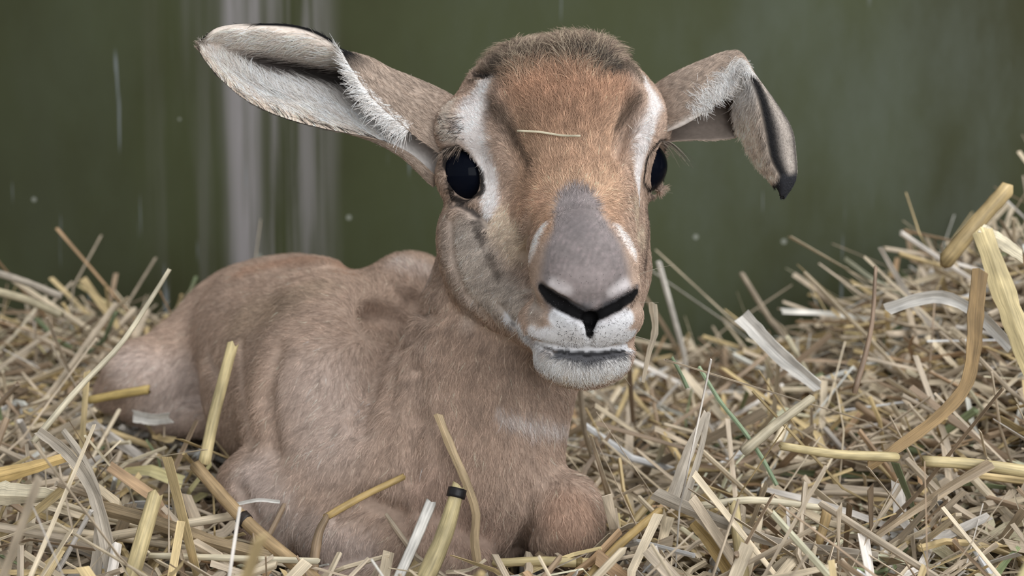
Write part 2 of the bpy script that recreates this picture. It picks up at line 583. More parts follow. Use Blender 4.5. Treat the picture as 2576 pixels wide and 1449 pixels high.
# nose and mouth
stroke(NOSE, [(1450, 516, 70), (1456, 560, 82), (1464, 610, 106), (1469, 655, 132), (1472, 700, 146), (1475, 735, 138)], 0.3, 1)
_m = np.flatnonzero((np.abs(BC - NOSE).sum(1) < 0.02))
_mott = vnoise(BV[_m], 2300, 41) * vnoise(BV[_m], 1900, 42) + 0.6 * vnoise(BV[_m], 1100, 43)
BC[_m] = BC[_m] * (1 + 0.18 * _mott)[:, None] + np.clip(_mott, 0, 1)[:, None] * np.array([0.03, 0.012, 0.015])
stroke(C(236, 218, 208), [(1376, 560, 16), (1352, 592, 36), (1332, 645, 28)], 0.6, 1)
stroke(C(236, 218, 208), [(1548, 568, 13), (1576, 604, 20), (1600, 650, 15)], 0.6, 1)
stroke(NOSED, [(1448, 520, 56), (1456, 570, 70)], 0.9, 0.7)
stroke(C(214, 202, 202), [(1396, 716, 30), (1425, 728, 26)], 0.9, 0.85)  # highlight above the nostril, painted into the colour
stroke(C(214, 202, 202), [(1572, 718, 28), (1540, 732, 24)], 0.9, 0.85)  # painted highlight over the other nostril
stroke(C(186, 166, 164), [(1430, 700, 60), (1510, 700, 60)], 0.9, 0.45)
stroke(C(176, 158, 144), [(1350, 790, 40), (1340, 740, 30)], 0.8, 0.8)
stroke(LIPW, [(1400, 800, 30), (1430, 835, 48), (1484, 850, 48), (1545, 835, 48), (1580, 800, 30)], 0.5, 1)
stroke(LIPW, [(1385, 850, 42), (1484, 864, 36), (1580, 850, 36)], 0.4, 1)
stroke(LIPW, [(1345, 842, 34), (1385, 860, 30)], 0.6, 0.9)
stroke(C(140, 114, 92), [(1348, 792, 24), (1365, 812, 18)], 0.9, 0.7)
stroke(LIPW, [(1284, 792, 26), (1310, 850, 40), (1350, 896, 48)], 0.7, 1)
stroke(C(222, 216, 212), [(1380, 920, 46), (1480, 940, 60), (1570, 915, 40)], 0.6, 1)
stroke(C(222, 206, 186), [(1420, 960, 36), (1540, 950, 36)], 0.8, 0.6)
stroke(LIPW, [(1350, 866, 14), (1400, 878, 18), (1484, 884, 18), (1575, 874, 18)], 0.5, 1)
stroke(SLATE, [(1400, 893, 14), (1480, 903, 25), (1570, 890, 14)], 0.7, 0.95)
stroke(BLACK * 2.5, [(1370, 874, 5), (1400, 884, 8), (1480, 891, 11), (1570, 882, 8)], 0.7, 0.95)
stroke(SLATE, [(1362, 716, 18), (1395, 742, 32), (1440, 766, 30), (1483, 782, 32)], 1.0, 0.95)
stroke(SLATE, [(1600, 722, 16), (1572, 742, 28), (1526, 766, 28)], 1.0, 0.95)
stroke(BLACK, [(1360, 722, 11), (1384, 748, 22), (1414, 767, 24), (1450, 787, 20), (1483, 801, 22)], 0.45, 1)
stroke(BLACK, [(1602, 731, 9), (1584, 750, 15), (1554, 769, 18), (1516, 788, 19), (1483, 801, 22)], 0.45, 1)
stroke(BLACK, [(1483, 805, 34), (1484, 826, 20), (1484, 848, 6)], 0.3, 1)
stroke(C(90, 76, 66), [(1285, 812, 9), (1325, 856, 10), (1395, 884, 9)], 0.9, 0.6)
# crown
stroke(C(92, 74, 56), [(1190, 200, 22), (1255, 180, 44), (1330, 160, 44), (1400, 156, 44), (1500, 170, 60), (1600, 185, 40)], 0.8, 0.95)
stroke(C(92, 74, 56), [(1255, 140, 44), (1400, 125, 44), (1500, 125, 60), (1590, 150, 40)], 0.8, 0.95)
stroke(C(130, 98, 66), [(1270, 205, 34), (1340, 188, 30)], 0.9, 0.7)
stroke(C(46, 40, 36), [(1255, 165, 36)], 0.9, 0.9)
stroke(C(46, 40, 36), [(1450, 165, 34), (1530, 172, 42)], 0.9, 0.9)
stroke(BLACK * 3, [(1195, 190, 12), (1235, 196, 16)], 0.8, 0.9)  # shade inside the crown fold, painted dark

skin_mat = attr_mat('fawn_coat_ground', 'coat', rough=0.75, spec=0.12, noise=0.12, nscale=420)
fur_mat = attr_mat('fawn_fur', 'coat', rough=0.6, spec=0.25)

fawn = bpy.data.objects.new('fawn', None)
COL.objects.link(fawn)
fawn.location = to_world(loc(1000, 1420, 450)); fawn.location.z = 0.02
tag(fawn, 'tan newborn antelope fawn lying in straw with one ear flopped over', 'fawn')
bpy.context.view_layer.update()
INV = np.array(fawn.matrix_world.inverted())
def to_fawn(p):
    return to_world(p) + INV[:3, 3]
body = mesh_obj('body', to_fawn(BV), BF[:, ::-1].copy(), skin_mat, fawn, colors=BC, tris=BT[:, ::-1].copy())

# ------------------------------------------------------------------ fur
# lie of the coat: (px, py, dx, dy, dz, length px)
LIE = [
 (1430, 470, 0, -1, .2, 26), (1430, 380, 0, -1, .3, 32), (1430, 280, 0, -1, .6, 40), (1430, 190, 0, -1, .8, 44),
 (1330, 380, -.5, -1, .3, 30), (1320, 280, -.6, -1, .4, 34), (1290, 200, -.5, -1, .7, 40), (1540, 370, .35, -1, .3, 28),
 (1550, 280, .5, -1, .4, 34), (1560, 200, .4, -1, .7, 38), (1200, 300, -.6, -.6, .6, 16), (1140, 280, -.7, -.3, .9, 18),
 (1230, 440, -.1, .9, .1, 12), (1240, 520, -.4, .6, .3, 18), (1640, 260, .5, -.4, .7, 14), (1610, 420, .1, .8, .3, 10),
 (1300, 560, -.8, .6, .5, 24), (1360, 540, -.6, .1, .3, 18), (1540, 540, .5, .2, .3, 18), (1600, 560, .6, .4, .5, 20),
 (1180, 620, -.6, .7, .6, 24), (1240, 700, -.6, .7, .6, 26), (1200, 760, -.4, .8, .5, 24), (1290, 780, -.5, .8, .3, 18),
 (1120, 600, -.4, .6, .8, 22), (1470, 540, 0, -1, .4, 7), (1470, 640, 0, -1, .4, 5), (1470, 730, 0, -.5, 0, 4),
 (1400, 830, -.7, .7, .3, 9), (1484, 850, 0, 1, .2, 9), (1560, 830, .7, .7, .3, 9), (1480, 940, 0, 1, .5, 26), (1380, 930, -.4, .8, .6, 24),
 (1560, 930, .4, .8, .6, 22), (1400, 730, -.6, 0, .5, 5), (1340, 790, -.7, .5, .4, 12),
 (1180, 850, -.1, 1, .1, 34), (1200, 1000, 0, 1, 0, 40), (1300, 1050, .2, 1, .1, 40), (1200, 1200, 0, 1, 0, 44), (1400, 1050, .4, 1, .3, 40),
 (1050, 1000, -.1, 1, .1, 38), (900, 950, -.4, 1, .2, 34), (900, 1150, -.35, 1, .1, 36), (750, 1050, -.5, .9, .3, 34), (700, 1250, -.5, .8, .2, 34),
 (900, 1350, -.3, .8, 0, 34), (850, 780, -.8, .3, .5, 32), (700, 800, -.8, .4, .7, 32), (650, 700, -.8, .1, .9, 32), (900, 680, -.6, -.2, .9, 32),
 (1060, 680, -.4, -.2, .9, 32), (400, 930, -.6, .6, .3, 32), (500, 1000, -.5, .7, .2, 32), (1420, 1300, .1, .8, .2, 34), (1100, 1380, -.2, .7, 0, 34),
]
LP, LD, LL = [], [], []
for px, py, dx, dy, dz, L in LIE:
    c = on_surface(px, py)
    if c is not None:
        LP.append(c); LD.append((dx, -dy, dz)); LL.append(L)
LP, LD, LL = np.array(LP), np.array(LD, float), np.array(LL, float)
LD /= np.linalg.norm(LD, axis=1, keepdims=True)

def lie_at(p):
    D = np.empty((len(p), 3)); L = np.empty(len(p))
    for i in range(0, len(p), 20000):
        q = p[i:i + 20000]
        d2 = ((q[:, None] - LP[None]) ** 2).sum(-1)
        w = 1 / (d2 + 0.006 ** 2) ** 2
        w /= w.sum(1, keepdims=True)
        D[i:i + 20000] = w @ LD
        L[i:i + 20000] = w @ LL
    return D, L

def sample_surface(V, Fq, weight, n):
    tri = np.concatenate([Fq[:, [0, 1, 2]], Fq[:, [0, 2, 3]]])
    a, b, c = V[tri[:, 0]], V[tri[:, 1]], V[tri[:, 2]]
    ar = np.linalg.norm(np.cross(b - a, c - a), axis=1) * weight[tri].mean(1)
    cs = np.cumsum(ar)
    t = np.searchsorted(cs, rng.random(n) * cs[-1])
    u, v = rng.random(n), rng.random(n)
    m = u + v > 1
    u[m], v[m] = 1 - u[m], 1 - v[m]
    w = np.stack([1 - u - v, u, v], 1)
    return tri[t], w

def value_noise(p, freq, seed=0):
    """smooth pseudo noise from a few sines"""
    r = np.random.default_rng(seed)
    out = np.zeros(len(p))
    for _ in range(6):
        k = r.normal(size=3) * freq
        out += np.sin(p @ k + r.random() * 6.28)
    return out / 3.5

def strands(p, n, d, L, lift, curl, k=4):
    """p roots, n normals, d lie, L lengths (m), lift 0..1"""
    t = d - (d * n).sum(1, keepdims=True) * n
    t /= np.linalg.norm(t, axis=1, keepdims=True) + 1e-9
    s = np.linspace(0, 1, k)[None, :, None]
    b = np.cross(n, t)
    j = rng.normal(size=(len(p), 1, 1)) * curl
    up = (lift * (s - 0.55 * s * s))
    return p[:, None] + L[:, None, None] * (t[:, None] * s * (1 - 0.25 * up) + n[:, None] * up + b[:, None] * j * s * s)

HEADW = np.exp(-((PX - 1400) / 420.0) ** 4) * np.exp(-((PY - 500) / 460.0) ** 4) * (BV[:, 2] < D0 + 300 * U)
facing = np.clip(0.55 - BN[:, 2], 0.12, 1.2)
in_eye = np.zeros(len(BV), bool)
for (c, r) in EYES:
    q = np.linalg.norm(BV - loc(*c), axis=1)
    in_eye |= q < (r + 4) * U
D_all, L_all = lie_at(BV)
bald = np.clip((BC.mean(1) - 0.02) / 0.03, 0, 1)           # bare black skin of nostrils, lids and lips
dens = (0.22 + 1.0 * HEADW) * facing * bald * (~in_eye)
dens *= np.where(L_all < 10, 1.7, 1.0)

NH = 200000
tri, w = sample_surface(BV, BF, dens, NH)
hp = (BV[tri] * w[..., None]).sum(1)
hn = (BN[tri] * w[..., None]).sum(1)
hn /= np.linalg.norm(hn, axis=1, keepdims=True) + 1e-9
hc = (BC[tri] * w[..., None]).sum(1)
hd, hl = lie_at(hp)
hd = hd + 0.20 * np.stack([value_noise(hp, 260, s) for s in (1, 2, 3)], 1) + rng.normal(size=hd.shape) * 0.09
hx, hy = pxs(hp)
crown = np.clip((205 + 30 * value_noise(hp, 120, 33) - hy) / 60, 0, 1) * (hx > 1130) * (hx < 1700) * (hp[:, 2] < D0 + 320 * U)
tuft = 1.2 * np.exp(-((hx - 1495) / 55) ** 2) + 0.8 * np.exp(-((hx - 1270) / 60) ** 2) + 0.5 * value_noise(hp, 200, 77)
hl = hl * (1 + crown * np.clip(0.35 + 0.55 * tuft, -.2, 1.2)) * rng.uniform(0.6, 1.15, NH)
hd = hd + (crown * rng.normal(size=NH) * 0.5)[:, None] * np.array([1.0, 0, 0]) + (crown * 0.8)[:, None] * np.stack([value_noise(hp, 330, 21), 0.5 + 0 * hx, 0 * hx], 1)
lift = 0.30 + 0.10 * rng.random(NH) + 0.75 * crown
tone = np.exp(rng.normal(size=NH) * 0.20 + 0.24 * value_noise(hp, 620, 9) + 0.07 * value_noise(hp, 160, 10))
hcol = np.clip(hc * tone[:, None] * 1.15, 0, 0.9)
pale = (rng.random(NH) < 0.06)
hcol[pale] = np.clip(hcol[pale] * 1.5 + 0.02, 0, 0.85)
tipc = crown * (rng.random(NH) < 0.33)
hcol = hcol * (1 - 0.75 * tipc[:, None]) + C(214, 186, 146) * 0.75 * tipc[:, None]
hs = strands(hp - hn * 0.0003, hn, hd, hl * U, lift[:, None, None], 0.25)
hair_obj('coat_fur', to_fawn(hs), np.where(hl < 10, 0.00009, 0.00013) * rng.uniform(0.7, 1.3, NH), hcol, fur_mat, body)

# dark stubble of the lips and the lower nose
sx = np.concatenate([rng.uniform(1400, 1580, 200), rng.uniform(1400, 1570, 90), rng.uniform(1380, 1590, 60)])
sy = np.concatenate([rng.uniform(805, 875, 200), rng.uniform(895, 925, 90), rng.uniform(690, 770, 60)])
sp_ = [on_surface(x, y) for x, y in zip(sx, sy)]
sp_ = np.array([p for p in sp_ if p is not None])
sn = grad(sp_)
sd, _l = lie_at(sp_)
ss_ = strands(sp_, sn, sd, np.where(pxs(sp_)[1] > 780, 3.6, 2.2) * rng.uniform(.6, 1.2, len(sp_)) * U, 0.5, 0.2)
hair_obj('stubble', to_fawn(ss_), np.full(len(sp_), 0.00015), np.tile(lin((60, 57, 58)), (len(sp_), 1)), fur_mat, body)


# dark wrinkled hairs above the near eye
bp_ = np.array([on_surface(x, y) for x, y in zip(rng.uniform(1104, 1172, 90), rng.uniform(286, 352, 90))])
bn_ = grad(bp_)
bs_ = strands(bp_, bn_, np.array([[-0.8, -0.35, 0.4]]) + rng.normal(size=(90, 3)) * .25, rng.uniform(10, 26, 90) * U, 0.4, 0.3)
hair_obj('brow_hair', to_fawn(bs_), np.full(90, 0.00012), np.tile(lin((70, 62, 58)), (90, 1)), fur_mat, body)
# ------------------------------------------------------------------ eyes
eye_mat, nt, b = principled('fawn_eye', lin((13, 16, 25)), 0.10, 0.035)

def uv_sphere(c, r, nu=40, nv=24, bulge=None):
    V = []
    for i in range(nv + 1):
        th = math.pi * i / nv
        for j in range(nu):
            ph = 2 * math.pi * j / nu
            V.append((math.sin(th) * math.cos(ph), math.cos(th), math.sin(th) * math.sin(ph)))
    V = np.array(V)
    if bulge is not None:
        bd = np.array(bulge, float); bd /= np.linalg.norm(bd)
        a = np.clip((V @ bd - 0.55) / 0.45, 0, 1)
        V = V * (1 + 0.07 * (a * a * (3 - 2 * a)))[:, None]
    F = [[i * nu + j, i * nu + (j + 1) % nu, (i + 1) * nu + (j + 1) % nu, (i + 1) * nu + j] for i in range(nv) for j in range(nu)]
    return c + V * r, np.array(F)

lash_mat = attr_mat('lash_hair', 'coat', rough=0.5, spec=0.3)
eye_objs = []
for (c, r), bul, lab in zip(EYES, ((-0.5, 0.05, -0.85), (0.65, 0.05, -0.75)), ('round dark eye facing the viewer', 'dark eye seen edge-on below the flopped ear')):
    V, F = uv_sphere(loc(*c), r * U, bulge=bul)
    e = mesh_obj('eye', to_fawn(V), F, eye_mat, fawn)
    e['label'] = lab
    eye_objs.append(e)

def free_hairs(spec, k=6):
    """spec rows: root local, direction local, bend local, length m"""
    P = []
    for root, d, bend, L in spec:
        s = np.linspace(0, 1, k)[:, None]
        P.append(np.array(root) + L * (np.array(d) * s + np.array(bend) * s * s))
    return np.array(P)

sp = []
for i in range(46):
    t = rng.random()
    x = 1116 + 50 * t; y = 383 - 20 * math.sin(t * 2.2) + 6 * t
    sp.append((loc(x, y, -22 + rng.normal() * 4), np.array([-0.75 + 0.5 * t + rng.normal() * .12, -0.25 + rng.normal() * .1, -0.5]), np.array([-0.1, -0.5, 0]), (34 + 16 * rng.random()) * U))
P_ = free_hairs(sp)
hair_obj('eyelashes', to_fawn(P_), np.full(len(P_), 0.00009), np.clip(lin((110, 98, 88))[None] * np.exp(rng.normal(size=(len(P_), 1)) * .7), 0, .7), lash_mat, eye_objs[0])
sp = []
for i in range(40):
    t = rng.random()
    x = 1652 + 28 * t; y = 362 - 8 * math.sin(t * 2.6)
    sp.append((loc(x, y, 45 + rng.normal() * 6), np.array([0.75 + rng.normal() * .15, -0.2 + rng.normal() * .1, -0.35]), np.array([0.2, -0.75, 0]), (36 + 36 * rng.random()) * U))
P_ = free_hairs(sp)
hair_obj('eyelashes', to_fawn(P_), np.full(len(P_), 0.00009), np.clip(lin((120, 108, 98))[None] * np.exp(rng.normal(size=(len(P_), 1)) * .7), 0, .7), lash_mat, eye_objs[1])

# whiskers of the muzzle, fine and pale
sp = []
for (x, y, dx, dy, L) in ((1612, 690, .9, .35, 90), (1660, 485, 1, .05, 34), (1600, 850, .9, -.2, 60), (1300, 840, -.8, -.5, 34), (1278, 850, -.7, -.4, 28),
                          (1400, 945, -.5, -.8, 40), (1560, 935, .6, -.7, 40), (1610, 760, .9, .1, 50)):
    c = on_surface(x, y)
    if c is not None:
        sp.append((c, np.array([dx, dy, -0.2]), np.array([0, -0.1, 0]), L * U))
P_ = free_hairs(sp)
hair_obj('whiskers', to_fawn(P_), np.full(len(P_), 0.00012), np.tile(lin((170, 160, 145)), (len(P_), 1)), lash_mat, fawn)

# ------------------------------------------------------------------ ears: lofted shells with an inner and an outer skin
def catmull(P, t):
    """P (n,...) control, t (m,) in 0..n-1"""
    n = len(P)
    i = np.clip(np.floor(t).astype(int), 0, n - 2)
    f = (t - i)
    f = f.reshape((-1,) + (1,) * (P.ndim - 1))
    p0 = P[np.clip(i - 1, 0, n - 1)]; p1 = P[i]; p2 = P[i + 1]; p3 = P[np.clip(i + 2, 0, n - 1)]
    p0 = np.where((i == 0).reshape(f.shape), 2 * p1 - p2, p0)
    p3 = np.where((i == n - 2).reshape(f.shape), 2 * p2 - p1, p3)
    return 0.5 * (2 * p1 + (p2 - p0) * f + (2 * p0 - 5 * p1 + 4 * p2 - p3) * f ** 2 + (3 * p1 - p0 - 3 * p2 + p3) * f ** 3)

def loft(stations, nu=60, nv=48):
    P = np.array([[loc(*q) for q in s] for s in stations])
    P = catmull(P, np.linspace(0, len(P) - 1, nu))
    P = np.transpose(P, (1, 0, 2))
    P = catmull(P, np.linspace(0, len(P) - 1, nv))
    return np.transpose(P, (1, 0, 2))                  # (nu, nv, 3)

def grid_normals(G):
    du = np.gradient(G, axis=0); dv = np.gradient(G, axis=1)
    n = np.cross(du, dv)
    return n / (np.linalg.norm(n, axis=2, keepdims=True) + 1e-12)

def build_ear(stations, label, paint_in, paint_out, inner_sign, thick=11):
    G = loft(stations)
    N = grid_normals(G) * inner_sign                   # points to the inner (hollow) side
    nu, nv, _ = G.shape
    u = np.linspace(0, 1, nu)[:, None] + np.zeros((1, nv))
    v = np.linspace(0, 1, nv)[None] + np.zeros((nu, 1))
    edge = np.clip(np.minimum(v, 1 - v) / 0.10, 0.15, 1) * np.clip((1 - u) / 0.06, 0.1, 1)
    T = (thick * U * edge)[..., None]
    A = G + N * T * 0.5; B = G - N * T * 0.5
    V = np.concatenate([A.reshape(-1, 3), B.reshape(-1, 3)])
    col = np.concatenate([paint_in(u, v).reshape(-1, 3), paint_out(u, v).reshape(-1, 3)])
    I = np.arange(nu * nv).reshape(nu, nv); J = I + nu * nv
    q = lambda X: np.stack([X[:-1, :-1], X[1:, :-1], X[1:, 1:], X[:-1, 1:]], -1).reshape(-1, 4)
    F = [q(I), q(J)[:, ::-1]]
    for a, b_ in ((I[:, 0], J[:, 0]), (J[:, -1], I[:, -1]), (J[0], I[0]), (I[-1], J[-1])):
        F.append(np.stack([a[:-1], b_[:-1], b_[1:], a[1:]], -1))
    F = np.concatenate(F)
    ear = mesh_obj('ear', to_fawn(V), F, skin_mat, fawn, colors=col)
    ear['label'] = label
    return ear, A, B, N, u, v

def mix(a, b_, t):
    t = np.clip(t, 0, 1)[..., None]
    return a * (1 - t) + b_ * t

def ear_hair(ear, A, N, u, v, n, weight, direction, length, color, lift, name='ear_fur', rad=0.00013):
    """A surface grid, direction/length/color: functions of (u, v) -> arrays"""
    nu, nv, _ = A.shape
    w = weight(u, v)
    ar = np.linalg.norm(np.cross(np.gradient(A, axis=0), np.gradient(A, axis=1)), axis=2) * w
    cs = np.cumsum(ar.ravel())
    k = np.searchsorted(cs, rng.random(n) * cs[-1])
    i, j = np.unravel_index(np.clip(k, 0, nu * nv - 1), (nu, nv))
    fi = np.clip(i + rng.random(n) - .5, 0, nu - 1.001); fj = np.clip(j + rng.random(n) - .5, 0, nv - 1.001)
    i0, j0 = fi.astype(int), fj.astype(int); a, b_ = (fi - i0)[:, None], (fj - j0)[:, None]
    bl = lambda X: (X[i0, j0] * (1 - a) * (1 - b_) + X[i0 + 1, j0] * a * (1 - b_) + X[i0, j0 + 1] * (1 - a) * b_ + X[i0 + 1, j0 + 1] * a * b_)
    p, nn = bl(A), bl(N)
    nn /= np.linalg.norm(nn, axis=1, keepdims=True) + 1e-9
    uu, vv = fi / (nu - 1), fj / (nv - 1)
    du = np.gradient(A, axis=0); dv = np.gradient(A, axis=1)
    du /= np.linalg.norm(du, axis=2, keepdims=True) + 1e-12; dv /= np.linalg.norm(dv, axis=2, keepdims=True) + 1e-12
    cu, cv = direction(uu, vv)
    d = bl(du) * cu[:, None] + bl(dv) * cv[:, None] + rng.normal(size=(n, 3)) * 0.10 + 0.2 * np.stack([value_noise(p, 330, s) for s in (4, 5, 6)], 1)
    L = length(uu, vv) * rng.uniform(0.6, 1.15, n) * U
    c = color(uu, vv) * np.exp(rng.normal(size=n) * 0.22 + 0.28 * value_noise(p, 700, 8))[:, None]
    lf = lift(uu, vv)[:, None, None] if callable(lift) else lift
    S = strands(p, nn, d, L, lf, 0.2, 5)
    return S, np.full(n, rad), np.clip(c, 0, 0.9)

EARW = C(240, 230, 222); EARC = C(238, 210, 184); EARB = C(172, 146, 124); EARD = C(60, 50, 46); EARG = C(160, 148, 140)

# --- the raised ear: tip to base; points run lower rim, lower lobe, hollow edge, hollow, upper lobe or back, front rim
SA = [
 [(497, 118, 4), (498, 116, 6), (499, 113, 8), (501, 109, 8), (503, 106, 5), (505, 103, 3)],
 [(514, 150, 0), (520, 138, 10), (528, 122, 16), (534, 112, 26), (545, 88, 8), (552, 68, 0)],
 [(560, 204, -6), (572, 186, 10), (590, 158, 22), (602, 141, 50), (632, 96, 6), (654, 59, -2)],
 [(622, 254, -10), (640, 230, 14), (668, 202, 26), (698, 165, 120), (736, 112, 8), (756, 66, -4)],
 [(702, 292, -14), (722, 265, 16), (752, 226, 34), (784, 180, 170), (820, 134, 22), (838, 104, -12)],
 [(790, 318, -18), (812, 288, 22), (842, 250, 60), (876, 205, 180), (920, 148, 60), (884, 172, -26)],
 [(872, 335, -16), (890, 322, 28), (925, 275, 100), (960, 215, 130), (988, 181, 44), (930, 240, -36)],
 [(950, 350, -4), (962, 356, 30), (985, 305, 110), (1020, 240, 126), (1050, 207, 44), (985, 292, -30)],
 [(1030, 385, 14), (1030, 402, 40), (1055, 345, 120), (1090, 275, 130), (1105, 232, 50), (1048, 345, -10)],
 [(1095, 440, 50), (1092, 470, 80), (1130, 395, 150), (1160, 315, 160), (1165, 262, 90), (1110, 390, 30)],
]
def pin(u, v):
    c = mix(np.broadcast_to(EARC, u.shape + (3,)), EARW, 0.35 + 0.65 * np.clip(u / 0.4, 0, 1) * np.exp(-((v - 0.35) / 0.25) ** 2))
    c = mix(c, EARD, np.exp(-((v - 0.6) / 0.12) ** 4) * np.clip((u - 0.12) / 0.15, 0, 1) * 0.95)  # dark inner skin, deepened to paint in the shadow of the hollow
    c = mix(c, EARD, 0.9 * np.exp(-((u - .66) / .09) ** 2 - ((v - .48) / .13) ** 2))  # shaded hole below the front rim, painted in
    c = mix(c, C(104, 90, 72), np.clip((0.10 - u) / 0.07, 0, 1))
    c = mix(c, BLACK, np.clip((v - 0.955) / 0.02, 0, 1) * np.clip((u - 0.16) / 0.05, 0, 1) * np.clip((0.52 - u) / 0.05, 0, 1))
    c = mix(c, C(70, 60, 52), np.clip((0.025 - v) / 0.015, 0, 1))
    return c
def pout(u, v):
    c = np.broadcast_to(EARB, u.shape + (3,)).copy()
    c = mix(c, BLACK, np.clip((v - 0.84) / 0.04, 0, 1) * np.clip((0.60 - u) / 0.08, 0, 1))
    c = mix(c, C(70, 60, 52), np.clip((0.06 - v) / 0.03, 0, 1) * np.clip((0.7 - u) / 0.1, 0, 1))
    return c
EAR_IN = -1.0
ones = lambda u: np.ones_like(u)
ear1, A1, B1, N1, u1, v1 = build_ear(SA, 'raised ear held out sideways, pale hair inside', pin, pout, EAR_IN)
parts = []
parts.append(ear_hair(ear1, A1, N1, u1, v1, 8000, lambda u, v: (np.exp(-((v - 0.2) / 0.16) ** 2) + np.exp(-((v - 0.83) / 0.08) ** 2)) * (u > 0.03) * (u < 0.82) * (1 - 0.9 * np.exp(-((u - .64) / .09) ** 2 - ((v - .46) / .14) ** 2)),
    lambda u, v: (-ones(u), np.where(v < 0.5, 0.5, -0.5)), lambda u, v: 24 + 30 * np.clip(u / 0.4, 0, 1), lambda u, v: pin(u, v) * 1.1, 0.35))
parts.append(ear_hair(ear1, A1, N1, u1, v1, 1000, lambda u, v: (v > 0.95) * (u > 0.47) * (u < 0.86),
    lambda u, v: (-0.6 * ones(u) + 0.45 * rng.normal(size=u.shape), ones(u)), lambda u, v: 36 + 36 * np.clip((u - .45) / .2, 0, 1) * rng.uniform(.3, 1, u.shape), lambda u, v: np.tile(EARW, (len(u), 1)) * 1.1, 0.1))
parts.append(ear_hair(ear1, B1, -N1, u1, v1, 450, lambda u, v: (v > 0.97) * (u > 0.58) * (u < 0.86),
    lambda u, v: (-0.9 * ones(u) + 0.3 * rng.normal(size=u.shape), ones(u)), lambda u, v: 44 * rng.uniform(.5, 1, u.shape), lambda u, v: np.tile(EARW, (len(u), 1)) * 1.1, 0.1))
parts.append(ear_hair(ear1, A1, N1, u1, v1, 2500, lambda u, v: (v < 0.07) * (u > 0.05) * (u < 0.72) * 1.0,
    lambda u, v: (-0.6 * ones(u), 0.6 * ones(u)), lambda u, v: 24 + 0 * u, lambda u, v: np.tile(EARC, (len(u), 1)), 0.4))
parts.append(ear_hair(ear1, B1, -N1, u1, v1, 12000, lambda u, v: 1.0 + 0 * u,
    lambda u, v: (-ones(u), 0 * u), lambda u, v: 12 + 8 * u, lambda u, v: pout(u, v) * 1.1, 0.3))
hair_obj('ear_fur', to_fawn(np.concatenate([p[0] for p in parts])), np.concatenate([p[1] for p in parts]), np.concatenate([p[2] for p in parts]), fur_mat, ear1)

# --- the flopped ear: tip to base; beyond the front rim the skin turns inwards
SB = [
 [(1966, 497, 2), (1967, 498, 4), (1969, 498, 5), (1971, 497, 4), (1973, 495, 2), (1971, 493, 0), (1968, 494, 0), (1966, 496, 1)],
 [(1950, 466, 18), (1960, 466, 24), (1976, 464, 28), (1992, 458, 20), (1998, 446, 4), (1970, 450, -14), (1958, 458, -6), (1948, 464, 12)],
 [(1918, 420, 30), (1934, 420, 44), (1958, 414, 52), (1985, 404, 40), (1997, 386, 8), (1946, 398, -20), (1932, 408, -6), (1916, 420, 20)],
 [(1886, 352, 46), (1908, 352, 66), (1938, 346, 76), (1968, 337, 60), (1986, 322, 16), (1932, 326, -24), (1912, 338, -8), (1884, 352, 30)],
 [(1862, 285, 60), (1886, 280, 84), (1912, 272, 96), (1934, 264, 80), (1944, 254, 24), (1914, 250, -26), (1890, 268, -8), (1858, 290, 40)],
 [(1856, 250, 76), (1876, 238, 98), (1890, 222, 110), (1898, 208, 90), (1902, 198, 30), (1890, 195, -24), (1872, 216, -6), (1848, 252, 40)],
 [(1868, 315, 76), (1872, 275, 112), (1872, 205, 122), (1868, 160, 100), (1862, 140, 40), (1858, 168, -22), (1850, 196, -14), (1838, 240, 20)],
 [(1850, 345, 66), (1846, 310, 110), (1838, 240, 130), (1828, 170, 115), (1824, 136, 50), (1836, 205, -22), (1830, 228, -8), (1826, 240, 24)],
 [(1790, 352, 60), (1786, 326, 104), (1780, 262, 130), (1770, 195, 120), (1762, 160, 55), (1786, 255, -16), (1784, 268, 0), (1782, 272, 26)],
 [(1725, 352, 66), (1720, 336, 104), (1715, 290, 130), (1705, 235, 125), (1695, 190, 70), (1728, 294, 6), (1728, 304, 20), (1728, 306, 40)],
 [(1665, 358, 90), (1660, 350, 120), (1655, 320, 140), (1645, 270, 140), (1640, 220, 100), (1668, 325, 50), (1668, 332, 60), (1668, 334, 80)],
]
VF = 5 / 7.0
def sstep(x, a, b_):
    t = np.clip((x - a) / (b_ - a), 0, 1)
    return t * t * (3 - 2 * t)
def pout2(u, v):
    c = np.broadcast_to(C(178, 152, 130), u.shape + (3,)).copy()
    c = mix(c, C(182, 166, 152), sstep(0.55 - u, 0, 0.1))
    lining = sstep(v, VF - 0.01, VF + 0.05)
    c = mix(c, EARC, lining)
    c = mix(c, EARW, lining * sstep(u, 0.35, 0.5) + sstep(v, VF - 0.07, VF - 0.01) * sstep(u, 0.50, 0.58) * sstep(0.92 - u, 0, 0.3))
    flop = sstep(0.56 - u, 0, 0.04)
    c = mix(c, BLACK * 1.6, np.exp(-(np.abs(v - VF + 0.005) / 0.058) ** 4) * flop)
    c = mix(c, BLACK * 1.8, np.exp(-((v - 4 / 7) / 0.03) ** 2) * flop * 0.8)
    return mix(c, C(44, 44, 50), sstep(0.135 - u, 0, 0.03))
def pin2(u, v):
    c = mix(np.broadcast_to(C(150, 130, 114), u.shape + (3,)), EARD, np.exp(-((v - 0.45) / 0.2) ** 2) * 0.9)  # hollow darkened with painted shade
    return mix(c, SLATE * 0.5, np.clip((0.10 - u) / 0.04, 0, 1))
ear2, A2, B2, N2, u2, v2 = build_ear(SB, 'soft ear flopped over with a black edged tip', pin2, pout2, -EAR_IN, thick=8)
parts = []
